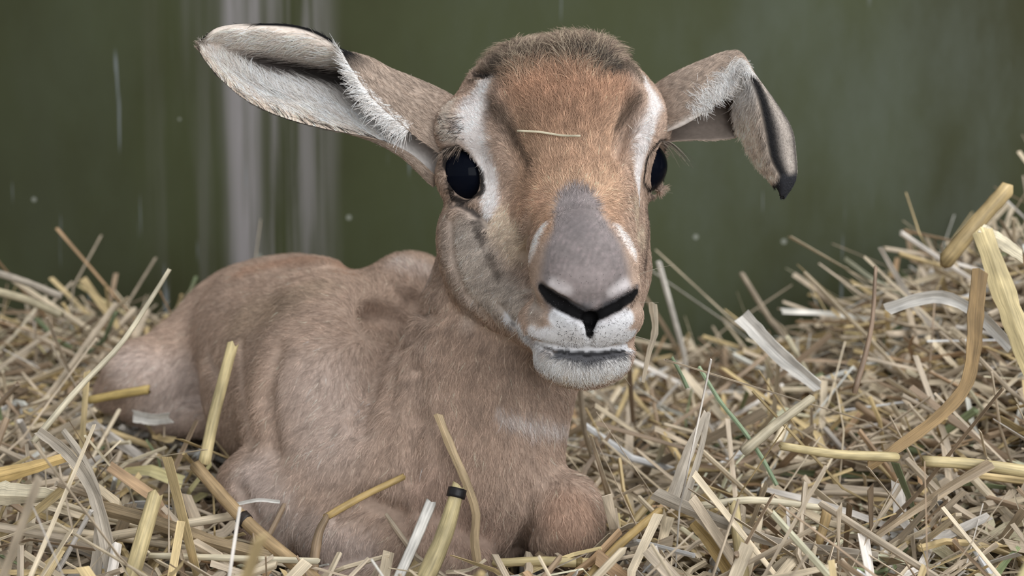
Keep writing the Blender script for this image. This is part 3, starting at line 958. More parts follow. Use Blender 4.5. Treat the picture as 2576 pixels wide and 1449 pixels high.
parts.append(ear_hair(ear2, B2, -N2, u2, v2, 3200, lambda u, v: np.exp(-((v - VF + 0.015) / 0.035) ** 2) * sstep(u, .5, .58) * sstep(0.92 - u, 0, .3),
    lambda u, v: (-0.5 * ones(u) + .3 * rng.normal(size=u.shape), ones(u)), lambda u, v: 36 * rng.uniform(.4, 1.2, u.shape), lambda u, v: np.tile(EARW, (len(u), 1)), 0.25))
parts.append(ear_hair(ear2, B2, -N2, u2, v2, 6000, lambda u, v: (v > VF + 0.05) * (u < 0.58) * (u > 0.09) * 1.0,
    lambda u, v: (-0.9 * ones(u), 0.7 * ones(u)), lambda u, v: 16 + 26 * sstep(u, .1, .4), lambda u, v: pout2(u, v), 0.35))
parts.append(ear_hair(ear2, B2, -N2, u2, v2, 14000, lambda u, v: (v < VF + .03) * 1.0,
    lambda u, v: (-ones(u), 0 * u), lambda u, v: 5 + 11 * sstep(u, .3, .7), lambda u, v: pout2(u, v) * 1.1, 0.3))
hair_obj('ear_fur', to_fawn(np.concatenate([p[0] for p in parts])), np.concatenate([p[1] for p in parts]), np.concatenate([p[2] for p in parts]), fur_mat, ear2)
# ------------------------------------------------------------------ the stall: painted wall and floor
def box(name, lo, hi, mat):
    x0, y0, z0 = lo; x1, y1, z1 = hi
    V = [(x0, y0, z0), (x1, y0, z0), (x1, y1, z0), (x0, y1, z0), (x0, y0, z1), (x1, y0, z1), (x1, y1, z1), (x0, y1, z1)]
    F = [[0, 3, 2, 1], [4, 5, 6, 7], [0, 1, 5, 4], [1, 2, 6, 5], [2, 3, 7, 6], [3, 0, 4, 7]]
    return mesh_obj(name, V, F, mat, smooth=False)

WALL_Y = 1.20
wall_mat, nt, bs = principled('green_wall_paint', rough=0.6, spec=0.15)
NN, LK = nt.nodes.new, nt.links.new
tc = NN('ShaderNodeTexCoord')
def vmap(scale, off=(0, 0, 0)):
    m = NN('ShaderNodeMapping')
    m.inputs['Scale'].default_value = scale
    m.inputs['Location'].default_value = off
    LK(tc.outputs['Object'], m.inputs['Vector'])
    return m.outputs[0]
def noise(vec, scale=1.0, detail=4, rough=0.55):
    n = NN('ShaderNodeTexNoise')
    n.inputs['Scale'].default_value = scale; n.inputs['Detail'].default_value = detail; n.inputs['Roughness'].default_value = rough
    LK(vec, n.inputs['Vector'])
    return n.outputs[0]
def remap(v, a, b, c=0.0, d=1.0, smooth=True):
    m = NN('ShaderNodeMapRange')
    m.interpolation_type = 'SMOOTHSTEP' if smooth else 'LINEAR'
    for i, x in zip((1, 2, 3, 4), (a, b, c, d)):
        m.inputs[i].default_value = x
    LK(v, m.inputs[0])
    return m.outputs[0]
def mth(op, a, b=None):
    m = NN('ShaderNodeMath'); m.operation = op
    for i, x in enumerate((a, b)):
        if x is None: continue
        if isinstance(x, (int, float)): m.inputs[i].default_value = x
        else: LK(x, m.inputs[i])
    return m.outputs[0]
def cmix(fac, a, b):
    m = NN('ShaderNodeMix'); m.data_type = 'RGBA'
    LK(fac, m.inputs[0])
    for i, x in ((6, a), (7, b)):
        if isinstance(x, (tuple, list, np.ndarray)): m.inputs[i].default_value = (*x, 1)
        else: LK(x, m.inputs[i])
    return m.outputs[2]
sep = NN('ShaderNodeSeparateXYZ'); LK(tc.outputs['Object'], sep.inputs[0])
X, Z = sep.outputs[0], sep.outputs[2]
col = cmix(remap(noise(vmap((3.2, 1, 2.2)), 1.0, 5), 0.32, 0.68), lin((55, 56, 33)), lin((69, 74, 48)))
# chalky wear of the paint, uneven; fading leftward also paints in the light falloff
wear_and_light = mth('MULTIPLY', remap(noise(vmap((5, 1, 2.0), (3, 0, 1)), 1.0, 8, 0.65), 0.40, 0.72), remap(X, -0.5, 0.5, 0.25, 1.0))
col = cmix(mth('MULTIPLY', wear_and_light, 0.6), col, lin((92, 99, 90)))
# two washed-down lime streaks
wob = mth('MULTIPLY', mth('SUBTRACT', noise(vmap((9, 1, 1.6)), 1.0, 3), 0.5), 0.05)
xs = mth('ADD', X, wob)
def band(c, w, soft):
    d = mth('ABSOLUTE', mth('SUBTRACT', xs, c))
    return mth('SUBTRACT', 1.0, remap(d, w - soft, w + soft))
grain = remap(noise(vmap((70, 1, 2.2), (1, 0, 4)), 1.0, 6, 0.6), 0.36, 0.62)
s1 = mth('MULTIPLY', band(-0.262, 0.018, 0.016), mth('ADD', 0.35, mth('MULTIPLY', grain, 0.65)))
s2 = mth('MULTIPLY', band(-0.212, 0.034, 0.02), mth('MULTIPLY', grain, 0.55))
s3 = mth('MULTIPLY', band(-0.285, 0.05, 0.03), mth('MULTIPLY', grain, 0.14))
col = cmix(mth('MAXIMUM', s1, mth('MAXIMUM', s2, s3)), col, lin((150, 145, 146)))
# fine scratches and flecks
scr = remap(noise(vmap((120, 1, 7), (7, 0, 2)), 1.0, 2), 0.70, 0.76)
scr2 = remap(noise(vmap((46, 1, 4.5), (2, 0, 9)), 1.0, 2), 0.71, 0.78)
col = cmix(mth('MULTIPLY', mth('MAXIMUM', scr, scr2), 0.6), col, lin((140, 146, 150)))
vo = NN('ShaderNodeTexVoronoi'); vo.inputs['Scale'].default_value = 26
LK(vmap((1, 0, 1)), vo.inputs['Vector'])
sepc = NN('ShaderNodeSeparateColor'); LK(vo.outputs['Color'], sepc.inputs[0])
fl = mth('MULTIPLY', mth('LESS_THAN', vo.outputs['Distance'], 0.07), mth('GREATER_THAN', sepc.outputs[0], 0.5))
col = cmix(mth('MULTIPLY', fl, 0.55), col, lin((168, 170, 160)))
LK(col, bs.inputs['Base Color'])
bmp = NN('ShaderNodeBump'); bmp.inputs['Strength'].default_value = 0.12; bmp.inputs['Distance'].default_value = 0.004
LK(noise(vmap((30, 1, 18)), 1.0, 6), bmp.inputs['Height']); LK(bmp.outputs[0], bs.inputs['Normal'])
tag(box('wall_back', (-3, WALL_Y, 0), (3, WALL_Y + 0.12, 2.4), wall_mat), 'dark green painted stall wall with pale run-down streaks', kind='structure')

floor_mat, nt2, bs2 = principled('stall_floor', lin((96, 84, 66)), 0.85, 0.2)
tag(box('floor', (-3, -1.5, -0.08), (3, WALL_Y, 0.0), floor_mat), 'dark stall floor hidden under the straw bedding', kind='structure')

# ------------------------------------------------------------------ straw
def sm(x, a, b):
    t = np.clip((np.asarray(x, float) - a) / (b - a), 0, 1)
    return t * t * (3 - 2 * t)
def bed(x, y):
    """height of the straw bed"""
    x, y = np.asarray(x, float), np.asarray(y, float)
    z = 0.040 + 0.008 * sm(y, 0.55, 1.15)
    z = z + 0.046 * sm(-x, 0.06, 0.36) * sm(y, 0.45, 1.1)
    z = z + 0.140 * np.exp(-((x - 0.44) / 0.175) ** 2 - ((y - 0.95) / 0.30) ** 2)
    z = z + 0.006 * np.sin(x * 23 + 1) * np.sin(y * 19 + 2) + 0.004 * np.sin(x * 51 + y * 37)
    return z

_C = C
def C(*c):
    v = lin(c); g = v @ np.array([0.2126, 0.7152, 0.0722])
    return g + 0.82 * (v - g)
STRAW = [(C(202, 182, 154), .32), (C(220, 200, 166), .26), (C(214, 186, 126), .16), (C(160, 134, 104), .13), (C(230, 220, 208), .08), (C(182, 146, 104), .04), (C(132, 146, 100), .01)]
S_C = np.array([c for c, _ in STRAW]); S_P = np.array([p for _, p in STRAW]); S_P /= S_P.sum()

straw_mat, nt3, bs3 = principled('straw', rough=0.48, spec=0.35)
def _nn(t): return nt3.nodes.new(t)
_a = _nn('ShaderNodeAttribute'); _a.attribute_name = 'coat'
_g = _nn('ShaderNodeAttribute'); _g.attribute_name = 'grain'
_mp = _nn('ShaderNodeMapping'); _mp.inputs['Scale'].default_value = (2600, 60, 1)
_n = _nn('ShaderNodeTexNoise'); _n.inputs['Scale'].default_value = 1.0; _n.inputs['Detail'].default_value = 4
_mr = _nn('ShaderNodeMapRange'); _mr.inputs[1].default_value = .3; _mr.inputs[2].default_value = .7; _mr.inputs[3].default_value = .66; _mr.inputs[4].default_value = 1.2
_n2 = _nn('ShaderNodeTexNoise'); _n2.inputs['Scale'].default_value = 1.0; _n2.inputs['Detail'].default_value = 3
_mp2 = _nn('ShaderNodeMapping'); _mp2.inputs['Scale'].default_value = (150, 45, 1)
_mr2 = _nn('ShaderNodeMapRange'); _mr2.inputs[1].default_value = .35; _mr2.inputs[2].default_value = .7; _mr2.inputs[3].default_value = .72; _mr2.inputs[4].default_value = 1.15
_mu = _nn('ShaderNodeMath'); _mu.operation = 'MULTIPLY'
_vm = _nn('ShaderNodeVectorMath'); _vm.operation = 'SCALE'
_bp = _nn('ShaderNodeBump'); _bp.inputs['Strength'].default_value = 0.35; _bp.inputs['Distance'].default_value = 0.0004
for a_, b_ in ((_g.outputs['Vector'], _mp.inputs['Vector']), (_mp.outputs[0], _n.inputs['Vector']), (_n.outputs[0], _mr.inputs[0]), (_g.outputs['Vector'], _mp2.inputs['Vector']), (_mp2.outputs[0], _n2.inputs['Vector']),
               (_n2.outputs[0], _mr2.inputs[0]), (_mr.outputs[0], _mu.inputs[0]), (_mr2.outputs[0], _mu.inputs[1]), (_a.outputs['Color'], _vm.inputs[0]), (_mu.outputs[0], _vm.inputs['Scale']), (_vm.outputs[0], bs3.inputs['Base Color']),
               (_n.outputs[0], _bp.inputs['Height']), (_bp.outputs[0], bs3.inputs['Normal'])):
    nt3.links.new(a_, b_)

def sweep(path, half_w, half_t, sides, up=None, roll=0.0, twist=0.0, taper=(1, 1), rag=0.0, cup=0.0, torn=1.0):
    """tube (sides > 4) or blade along path (k,3); returns V, F (quads), grain coordinates"""
    path = np.asarray(path, float)
    k = len(path)
    T = np.gradient(path, axis=0)
    T /= np.linalg.norm(T, axis=1, keepdims=True) + 1e-12
    up = np.array([0, 0, 1.0]) if up is None else up
    ref = np.where(np.abs(T @ up)[:, None] > 0.9, np.array([[0, 1.0, 0]]), up[None])
    Sx = np.cross(T, ref); Sx /= np.linalg.norm(Sx, axis=1, keepdims=True) + 1e-12
    Sy = np.cross(Sx, T)
    s = np.linspace(0, 1, k)
    hw = half_w * (taper[0] + (taper[1] - taper[0]) * s)
    if rag:
        hw = hw * (1 + rag * rng.normal(size=k))
    ang = roll + twist * s
    ca, sa = np.cos(ang)[:, None], np.sin(ang)[:, None]
    X1 = Sx * ca + Sy * sa
    Y1 = -Sx * sa + Sy * ca
    if cup or sides == 4 and half_t < half_w * 0.45:
        cx = np.array([-1, 0, 1, 1, 0, -1.0]) if cup else np.array([-1, 1, 1, -1.0])
        cy = np.array([cup, 0, cup, cup, 0, cup]) if cup else np.zeros(4)
        tt = np.array([-1, -1, -1, 1, 1, 1.0]) if cup else np.array([-1, -1, 1, 1.0])
        ox = cx[None] * hw[:, None]; oy = cy[None] * hw[:, None] + tt[None] * half_t
        sides = len(cx)
    else:
        a = np.arange(sides) * 2 * math.pi / sides
        ox = np.cos(a)[None] * hw[:, None]; oy = np.sin(a)[None] * (hw * half_t / half_w)[:, None]
        cx = a / math.pi
    V = path[:, None] + X1[:, None] * ox[..., None] + Y1[:, None] * oy[..., None]
    V[0] += -T[0] * (torn * rng.uniform(-.2, .9, sides) * hw[0])[:, None]          # ragged cut ends
    V[-1] += T[-1] * (torn * rng.uniform(-.2, .9, sides) * hw[-1])[:, None]
    along = np.concatenate([[0], np.cumsum(np.linalg.norm(np.diff(path, axis=0), axis=1))])
    G = np.stack([cx[None] * half_w + 0 * hw[:, None], along[:, None] + 0 * cx[None], np.full((k, sides), rng.uniform(0, 100))], -1)
    I = np.arange(k * sides).reshape(k, sides)
    F = [np.stack([I[:-1], np.roll(I[:-1], -1, 1), np.roll(I[1:], -1, 1), I[1:]], -1).reshape(-1, 4)]
    for e, fl in ((I[0], True), (I[-1], False)):
        q = [[e[j], e[j + 1], e[sides - 2 - j], e[sides - 1 - j]] for j in range(sides // 2 - 1)]
        q = np.array(q)
        F.append(q[:, ::-1] if fl else q)
    return V.reshape(-1, 3), np.concatenate(F), G.reshape(-1, 3)

# where the fawn hides what lies behind it
ZB = np.full((190, 330), 9.0)
_bx = np.clip((PX / 8).astype(int), 0, 329); _by = np.clip((PY / 8).astype(int), 0, 189)
np.minimum.at(ZB, (_by, _bx), BV[:, 2])
_lx = np.array([200, 300, 500, 600, 640, 800, 1000, 1240, 1500, 1540]); _ly = np.array([1030, 1030, 1060, 1130, 1330, 1385, 1395, 1395, 1385, 1250])
def clear_of_fawn(P):
    L = to_local(P)
    if (L[:, 2] < 0.30).any():
        return False
    if sdf(L).min() < -0.001:
        return False
    x, y = pxs(L)
    iy = (y / 8).astype(int); ix = (x / 8).astype(int)
    ok = (iy >= 0) & (iy < 190) & (ix >= 0) & (ix < 330)
    if ok.any():
        zb = ZB[iy[ok], ix[ok]]
        lim = np.interp(x[ok], _lx, _ly)
        if ((zb < 5) & (L[ok, 2] < zb) & (y[ok] < lim)).any():
            return False
    return True

def random_path(big=False, k=5):
    y = rng.uniform(0.33, 1.17); x = rng.uniform(-1, 1) * (0.22 + 0.48 * y)
    kind = rng.random()
    L = rng.uniform(0.06, 0.15) if big else rng.gamma(2.2, 0.027) + 0.012
    az = rng.uniform(0, 2 * math.pi); el = rng.normal() * (0.22 if big else 0.40)
    d = np.array([math.cos(az) * math.cos(el), math.sin(az) * math.cos(el), math.sin(el)])
    s = np.linspace(-0.5, 0.5, k)[:, None]
    side = np.cross(d, [0, 0, 1.0]); side /= np.linalg.norm(side) + 1e-9
    bend = rng.normal() * 0.17; bendz = rng.normal() * 0.12 - 0.01
    if kind > 0.6: bend *= 2.4; bendz *= 2
    off = 0.004 + abs(rng.normal()) * 0.004 if big else rng.uniform(-0.030, 0.007)
    c = np.array([x, y, 0])
    P = c + d * L * s + side * bend * L * (4 * s * s) + np.array([0, 0, 1.0]) * bendz * L * (4 * s * s)
    P[:, 2] += float(bed(x, y)) + off
    if kind > 0.5 and rng.random() < .35:           # snapped stalk
        j = rng.integers(1, k - 1); P[j:] += (np.arange(k - j) / k)[:, None] * rng.normal(size=3) * L * 0.35
    P[:, 1] = np.minimum(P[:, 1], WALL_Y - 0.004)
    P[:, 2] = np.maximum(P[:, 2], 0.004)
    return P, kind, L

def straw_shape(P, kind, big):
    g = rng.uniform(1.0, 1.35) if big else 1.0
    if kind < 0.30:
        r = rng.uniform(0.0012, 0.0026) * g
        return sweep(P, r, r * rng.uniform(.5, .95), 6, roll=rng.uniform(0, 3), taper=(1, rng.uniform(.8, 1)))
    if kind < 0.80:
        r = rng.uniform(0.0012, 0.0042) * g
        return sweep(P, r, 0.00018, 4, roll=rng.uniform(-1.2, 1.2), twist=rng.normal() * 1.1, taper=(rng.uniform(.5, 1), rng.uniform(.15, 1)), rag=.1, cup=rng.uniform(.15, .5) if big else 0)
    r = rng.uniform(0.0005, 0.0011)
    return sweep(P, r, r * .6, 4, roll=rng.uniform(0, 3), taper=(1, .6))

def straw_color():
    c = S_C[rng.choice(len(S_C), p=S_P)]
    return np.clip(c * 1.1 * math.exp(rng.normal() * 0.14), 0, .85)

_t1 = _t.time()
VV, FF, CC, GG, nv = [], [], [], [], 0
# the matted straw underneath, coloured dark to stand in for shade in the gaps
gx = np.linspace(-1.0, 1.0, 110); gy = np.linspace(0.25, WALL_Y - 0.002, 70)
GX, GY = np.meshgrid(gx, gy, indexing='ij')
GZ = bed(GX, GY) - 0.030 + rng.normal(size=GX.shape) * 0.002
_fl = np.stack([GX, GY, GZ], -1).reshape(-1, 3)                    # pressed flat where the fawn lies
_in = np.min([sdf(to_local(_fl + np.array([0, 0, h_]))) for h_ in (0.0, 0.03, 0.06)], axis=0).reshape(GX.shape)
GZ = np.where(_in < 0.012, 0.003, GZ)
I = np.arange(GX.size).reshape(GX.shape)
_u = (GX.ravel(), GY.ravel()); GG.append(np.stack([GX * .1, GY, GX * 30], -1).reshape(-1, 3))
VV.append(np.stack([GX, GY, GZ], -1).reshape(-1, 3)); FF.append(np.stack([I[:-1, :-1], I[1:, :-1], I[1:, 1:], I[:-1, 1:]], -1).reshape(-1, 4))
CC.append(np.tile(C(84, 70, 50), (GX.size, 1)) * np.exp(rng.normal(size=(GX.size, 1)) * .25)); nv += GX.size
made = 0
cand = [random_path(False) for _ in range(15000)]
allp = np.concatenate([c[0] for c in cand])
Lc = to_local(allp); sd_ = sdf(Lc).reshape(-1, 5)
xx, yy = pxs(Lc); iy = np.clip((yy / 8).astype(int), 0, 189); ix = np.clip((xx / 8).astype(int), 0, 329)
hide = (ZB[iy, ix] < 5) & (Lc[:, 2] < ZB[iy, ix]) & (yy < np.interp(xx, _lx, _ly)) & (yy > 0) & (yy < 1500) & (xx > 0) & (xx < 2600)
bad = (sd_.min(1) < -0.001) | hide.reshape(-1, 5).any(1) | (Lc[:, 2].reshape(-1, 5).min(1) < 0.33)
for i, (P, kind, L) in enumerate(cand):
    if bad[i]: continue
    V, F, G = straw_shape(P, kind, False)
    GG.append(G); VV.append(V); FF.append(F + nv); nv += len(V)
    CC.append(np.tile(straw_color(), (len(V), 1))); made += 1
bedding = mesh_obj('straw_bedding', np.concatenate(VV), np.concatenate(FF), straw_mat, colors=np.concatenate(CC), grain=np.concatenate(GG), smooth=False)
tag(bedding, 'matted bed of chopped straw and chaff covering the stall floor', 'straw', kind='stuff')

# ---- single stalks one can pick out
def smooth_path(pts, n):
    P = np.array([W(*p[:3]) for p in pts])
    if len(P) == 2:
        return P[0] + (P[1] - P[0]) * np.linspace(0, 1, n)[:, None]
    return catmull(P, np.linspace(0, len(P) - 1, n))
CAMDIR = np.array([0, -CP, SP])
def hero(label, kind, pts, width, color, taper=(1, 1), name=None, n=14, thick=None, sharp=False, node=None, roll=0.0, group=None):
    """pts (px, py, w) along the stalk; width in px; stalk, blade or fibre"""
    P = np.array([W(*p[:3]) for p in pts]) if sharp else smooth_path(pts, n)
    D = np.mean([D0 + p[2] * U for p in pts])
    hw = width / 2 * D / FPX
    if kind == 'stalk':
        V, F, G = sweep(P, hw * .92, hw * (thick or 0.8), 8, up=CAMDIR, roll=roll, taper=taper, rag=.02)
    else:
        V, F, G = sweep(P, hw, (thick or 0.0003) * .4, 4, up=CAMDIR, roll=roll + rng.normal() * .25, twist=rng.normal() * .4, taper=taper, rag=.05, cup=rng.choice([-1, 1]) * rng.uniform(.2, .45))
    c = np.asarray(color)
    o = mesh_obj(name or {'stalk': 'straw_stalk', 'blade': 'straw_strip', 'fibre': 'straw_fibre'}[kind], V - P[0], F, straw_mat, smooth=(kind == 'stalk'), colors=np.tile(c, (len(V), 1)) * (1 + 0.06 * rng.normal(size=(len(V), 1))), grain=G)
    o.location = P[0]
    tag(o, label, 'straw', group)
    if node:
        i = int(node[0] * (len(P) - 1)); t = P[min(i + 1, len(P) - 1)] - P[max(i - 1, 0)]; t /= np.linalg.norm(t)
        m = P[i] - P[0]
        V2, F2, G2 = sweep(np.array([m - t * hw * 0.5, m - t * hw * .2, m + t * hw * .2, m + t * hw * 0.5]), hw * 1.0, hw * .88, 8, up=CAMDIR, torn=0.0)
        mesh_obj('node', V2, F2, straw_mat, o, colors=np.tile(lin(node[1]), (len(V2), 1)), grain=G2)
    return o
YEL, PALE, WHT, GRY, BRN, GLD, GRN = C(212, 190, 130), C(222, 208, 174), C(234, 228, 218), C(190, 176, 156), C(150, 124, 92), C(194, 160, 88), C(146, 168, 126)
hero('long thin pale stalk leaning up across the wall beside the hind leg', 'stalk', [(85, 1110, 60), (190, 985, 120), (300, 870, 180), (375, 760, 220), (425, 680, 240)], 17, PALE, (1.1, .7))
hero('fat pale yellow stalk standing upright against the flank', 'stalk', [(514, 1165, 230), (540, 1040, 250), (585, 868, 260)], 33, YEL * 1.05, (1, .95))
hero('pale yellow cut stalk standing at the lower edge near the corner', 'stalk', [(325, 1470, -180), (390, 1248, -120)], 46, YEL, (1.05, .9))
hero('thick tan stalk with a dark joint slanting below the elbow', 'stalk', [(495, 1175, 60), (625, 1318, -60), (790, 1460, -170)], 42, C(184, 152, 104), (.85, 1), node=(.52, (52, 44, 40)))
hero('bent papery blade leaning on the chest of the fawn', 'blade', [(1103, 1048, 10), (1135, 1130, 5), (1172, 1215, -10), (1196, 1290, -20), (1192, 1360, -20), (1200, 1420, -30)], 30, C(208, 178, 132), (.7, .8), thick=.0008)
hero('whitish flat stalk standing in front of the chest', 'stalk', [(995, 1470, -150), (1040, 1370, -110), (1083, 1268, -80)], 32, WHT, (.9, 1), thick=.4)
hero('stout yellow stalk with a black joint near its frayed top', 'stalk', [(1060, 1475, -170), (1112, 1360, -130), (1142, 1265, -110), (1152, 1225, -100)], 48, C(206, 186, 128), (1.15, .72), node=(.86, (30, 28, 30)))
hero('golden snapped stalk pointing up over the folded foreleg', 'stalk', [(1014, 1200, 40), (910, 1250, 0), (822, 1300, -30)], 20, GLD * 1.15, (.9, 1.1))
hero('short brown stalk standing on end below the golden snapped one', 'stalk', [(822, 1300, -34), (800, 1350, -60), (782, 1470, -110)], 30, BRN, (.6, 1.1))
hero('thin white fibre lying across the elbow', 'fibre', [(598, 1268, 20), (650, 1258, 10), (702, 1262, 10)], 9, WHT, thick=.0004)
hero('cut pale stalk lying level under the folded knee', 'stalk', [(1245, 1416, -80), (1370, 1412, -90), (1495, 1418, -90)], 30, YEL, (.8, 1), node=(.9, (150, 130, 84)))
hero('long golden stalk slanting up beside the folded knee', 'stalk', [(1465, 1470, -190), (1560, 1370, -120), (1655, 1288, -70)], 26, GLD, (1, .9))
hero('white flat cut stalk tilted up before the dark wall', 'blade', [(1878, 806, 420), (1960, 890, 380), (2055, 968, 330)], 42, WHT, (1, .8), thick=.0012)
hero('bright yellow blade folded at its top, against the wall', 'blade', [(2475, 590, 260), (2510, 690, 230), (2560, 830, 180), (2620, 980, 150)], 58, YEL * 1.08, (.9, 1), thick=.0012)
hero('short folded end of the bright yellow blade', 'blade', [(2476, 588, 266), (2520, 606, 280), (2570, 640, 300)], 44, PALE, (1, .8), thick=.001)
hero('thick tan stalk rising highest from the straw heap', 'stalk', [(2380, 655, 520), (2450, 570, 510), (2532, 478, 500)], 46, C(190, 162, 104), (1, .95))
hero('brown dry leaf standing upright on the heap and curling down', 'blade', [(2462, 690, 130), (2452, 790, 110), (2448, 880, 90), (2428, 970, 60), (2370, 1040, 40), (2280, 1110, 20), (2190, 1170, 0)], 52, C(156, 124, 72), (.8, .45), thick=.0008, n=24)
hero('pale arched blade on the crest of the straw heap', 'blade', [(2235, 776, 380), (2310, 752, 360), (2380, 748, 340), (2460, 790, 320), (2540, 870, 300)], 36, WHT * .95, (.9, .8), thick=.0007)
hero('long yellow stalk lying level across the straw', 'stalk', [(1965, 1122, 0), (2100, 1142, -10), (2250, 1150, -20)], 28, YEL, (.8, 1.0))
hero('second length of yellow stalk running out of the picture', 'stalk', [(2330, 1160, -10), (2450, 1168, -20), (2610, 1190, -30)], 34, YEL, (.9, 1.0))
hero('thin cream stalk arched low between the leaves', 'stalk', [(1770, 1272, -110), (1900, 1258, -120), (2068, 1278, -120)], 23, PALE * 1.05, (1, .8))
hero('long fresh green blade slanting through the dry straw', 'blade', [(1760, 925, 130), (1812, 1010, 90), (1868, 1080, 60), (1915, 1150, 30), (1952, 1218, 10)], 16, GRN, (.6, .7), thick=.0005, group='green blades')
hero('short fresh green blade beside the chin', 'blade', [(1690, 900, 200), (1712, 940, 180), (1728, 975, 170)], 13, GRN, (.6, .8), thick=.0005, group='green blades')
hero('pale round stalk pointing up to the white flat one', 'stalk', [(1872, 1135, 30), (1960, 1062, 50), (2042, 1002, 70)], 31, C(196, 182, 150), (1, .8))
hero('grey folded leaf propped up like a tent', 'blade', [(1778, 1038, 60), (1735, 1130, 30), (1690, 1255, 0)], 34, GRY * 1.05, (.5, 1), thick=.0007)
hero('narrow grey leaf beside the tent shaped one', 'blade', [(1782, 1040, 64), (1760, 1140, 30), (1722, 1262, 0)], 20, GRY, (.5, 1), thick=.0006)
hero('long grey leaf curving along the lower straw', 'blade', [(1650, 1245, -60), (1740, 1285, -90), (1840, 1325, -120), (1960, 1368, -150), (2200, 1400, -170)], 40, GRY, (.9, .6), thick=.0008, n=20)
hero('thin brown stem standing upright in the heap', 'stalk', [(2203, 672, 330), (2195, 800, 300), (2180, 880, 280), (2150, 985, 260)], 17, C(160, 132, 106), (.6, 1))
hero('upright yellow stalk at the lower edge of the straw', 'stalk', [(1846, 1270, -130), (1858, 1360, -160), (1872, 1470, -190)], 36, YEL * .95, (.85, 1))
hero('golden leaf blade split along its middle', 'blade', [(1745, 1318, -150), (1790, 1370, -170), (1860, 1470, -200)], 42, GLD * 1.05, (.5, 1), thick=.0008)
hero('long grey blade drooping in an arch at the lower corner', 'blade', [(100, 1085, -40), (170, 1140, -60), (225, 1215, -90), (258, 1310, -120), (290, 1470, -160)], 36, GRY * 1.08, (.7, 1), thick=.0008, n=20)
hero('grey blade drooping just behind the arched one', 'blade', [(160, 1085, -30), (205, 1150, -60), (238, 1230, -80), (250, 1330, -100), (235, 1470, -150)], 30, GRY * .98, (.5, 1), thick=.0008, n=20)
hero('golden yellow blade lying flat by the picture edge', 'blade', [(-30, 1205, -100), (70, 1180, -80), (168, 1150, -60)], 44, GLD * 1.25, (1, .5), thick=.0008)
hero('broad cream leaf lying flat by the picture edge', 'blade', [(-30, 1245, -120), (60, 1248, -120), (160, 1256, -110)], 70, PALE, (1, .6), thick=.0007)
hero('pale grey stalk lying high against the wall', 'stalk', [(-30, 680, 1500), (60, 708, 1500), (152, 745, 1500)], 20, GRY * 1.05)
hero('second pale stalk lying against the wall below the first', 'stalk', [(-30, 728, 1450), (60, 752, 1450), (150, 790, 1450)], 22, C(190, 176, 140))
hero('wide tan blade slanting under the thick jointed stalk', 'blade', [(250, 1280, -70), (380, 1315, -80), (520, 1362, -100), (680, 1405, -120)], 48, C(166, 142, 104), (.8, .7), thick=.001)
hero('thin cream stalk lying level at the lower edge', 'stalk', [(380, 1398, -150), (580, 1404, -160), (800, 1412, -170)], 18, PALE)
hero('yellow chip of straw lying before the hind leg', 'stalk', [(228, 1006, 900), (300, 992, 900), (372, 980, 900)], 25, C(212, 180, 92), (.9, 1))
hero('white flake of straw lying under the hind leg', 'blade', [(345, 1048, 880), (385, 1054, 870), (424, 1050, 860)], 36, WHT, (.8, .8), thick=.0007)
hero('pale dry stem curling up behind the muzzle', 'blade', [(1642, 768, 160), (1648, 830, 160), (1632, 890, 160), (1618, 960, 160)], 22, C(186, 168, 140), (1, .4), thick=.0005)
hero('tan leaf slanting up out of the lower straw', 'blade', [(2210, 1345, -100), (2290, 1290, -80), (2390, 1225, -60), (2484, 1170, -40)], 36, C(176, 152, 118), (.4, .8), thick=.0008)
hero('bright green sprig at the lower corner of the straw', 'blade', [(2490, 1470, -190), (2525, 1420, -180), (2562, 1378, -170)], 20, C(164, 180, 118), (1, .5), thick=.0008, group='green blades')
hero('short golden chip standing in the straw', 'stalk', [(2060, 1365, -150), (2072, 1325, -140), (2082, 1282, -135)], 30, C(206, 172, 110), (.8, 1))
sl = on_surface(1325, 328); 
def on_px(x, y, lift=0.0025):
    p = on_surface(x, y); return p + grad(p[None])[0] * lift
PS = to_world(np.array([on_px(1325, 328, .006), on_px(1360, 336), on_px(1410, 345), on_px(1457, 351, .005)]))
V, F, G = sweep(catmull(PS, np.linspace(0, 3, 10)), 0.00055, 0.0003, 6, up=CAMDIR)
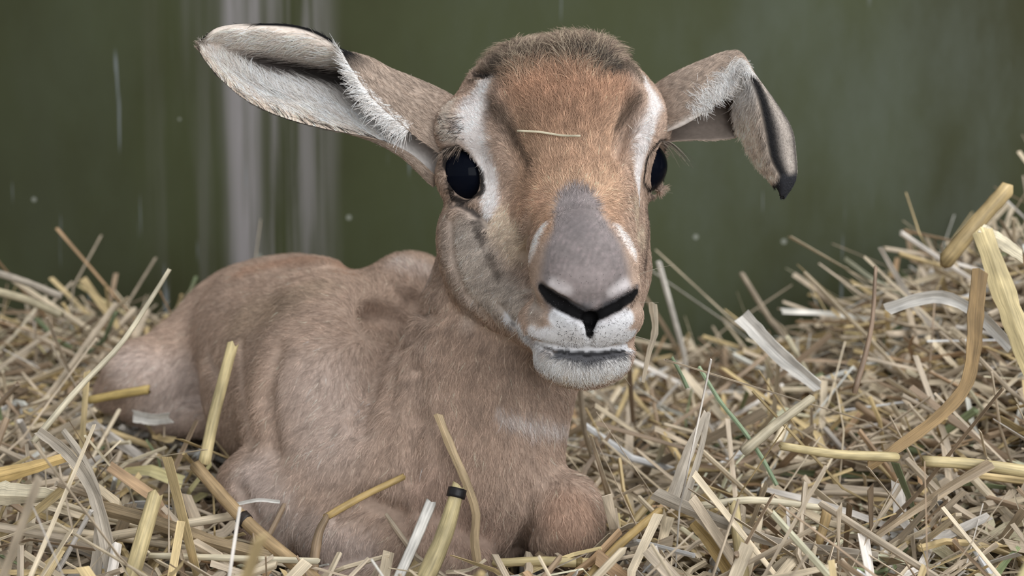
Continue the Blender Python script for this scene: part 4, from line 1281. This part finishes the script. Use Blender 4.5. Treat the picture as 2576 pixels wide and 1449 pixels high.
tag(mesh_obj('straw_sliver', V, F, straw_mat, colors=np.tile(PALE * 1.1, (len(V), 1)), grain=G), 'tiny pale sliver of straw caught on the forehead of the fawn', 'straw')

# ---- loose pieces on top of the bed, singly
KN = {0: ('straw_stalk', 'round'), 1: ('straw_strip', 'flat'), 2: ('straw_fibre', 'thin')}
count = 0; tries = 0
while count < 240 and tries < 3000:
    tries += 1
    P, kind, L = random_path(True, 6)
    x, y = pxs(to_local(P))
    if not ((x > -60) & (x < 2640) & (y < 1480)).all():
        continue
    if P[:, 1].max() > WALL_Y - 0.01 or not clear_of_fawn(P):
        continue
    V, F, G = straw_shape(P, kind, True)
    c = straw_color()
    t = 0 if kind < 0.30 else 1 if kind < 0.80 else 2
    mx_, my_ = x.mean(), y.mean()
    tone = 'golden' if c[2] < c[0] * 0.42 else 'greenish' if c[1] > c[0] else 'whitish' if c.min() > 0.5 else 'pale' if c.mean() > 0.42 else 'tan' if c.mean() > 0.28 else 'brown'
    ln = math.hypot(x[-1] - x[0], y[-1] - y[0])
    size = 'long' if ln > 420 else 'short' if ln < 200 else 'middling'
    slope = abs(y[-1] - y[0]) / (abs(x[-1] - x[0]) + 1e-6)
    lie_ = 'lying level' if slope < 0.3 else 'slanting' if slope < 1.2 else 'lying end-on'
    if mx_ > 1520:
        zone = 'high on the straw heap' if my_ < 900 and mx_ > 2150 else 'on the straw behind the muzzle' if my_ < 1000 else 'halfway down the heaped straw' if my_ < 1250 else 'low on the straw past the folded knee'
    elif mx_ < 620:
        zone = 'on the straw behind the hind leg' if my_ < 900 else 'on the straw below the hind leg' if my_ < 1200 else 'on the straw in the lower corner'
    else:
        zone = 'in front of the folded forelegs' if my_ > 1250 else 'on the straw beyond the fawn'
    lab = '%s %s %s straw piece %s %s' % (size, tone, KN[t][1], lie_, zone)
    o = mesh_obj(KN[t][0], V - P[0], F, straw_mat, smooth=(t == 0), colors=np.tile(c, (len(V), 1)), grain=G)
    o.location = P[0]
    tag(o, lab, 'straw', '%s %s pieces %s' % (tone, KN[t][1], zone))
    count += 1
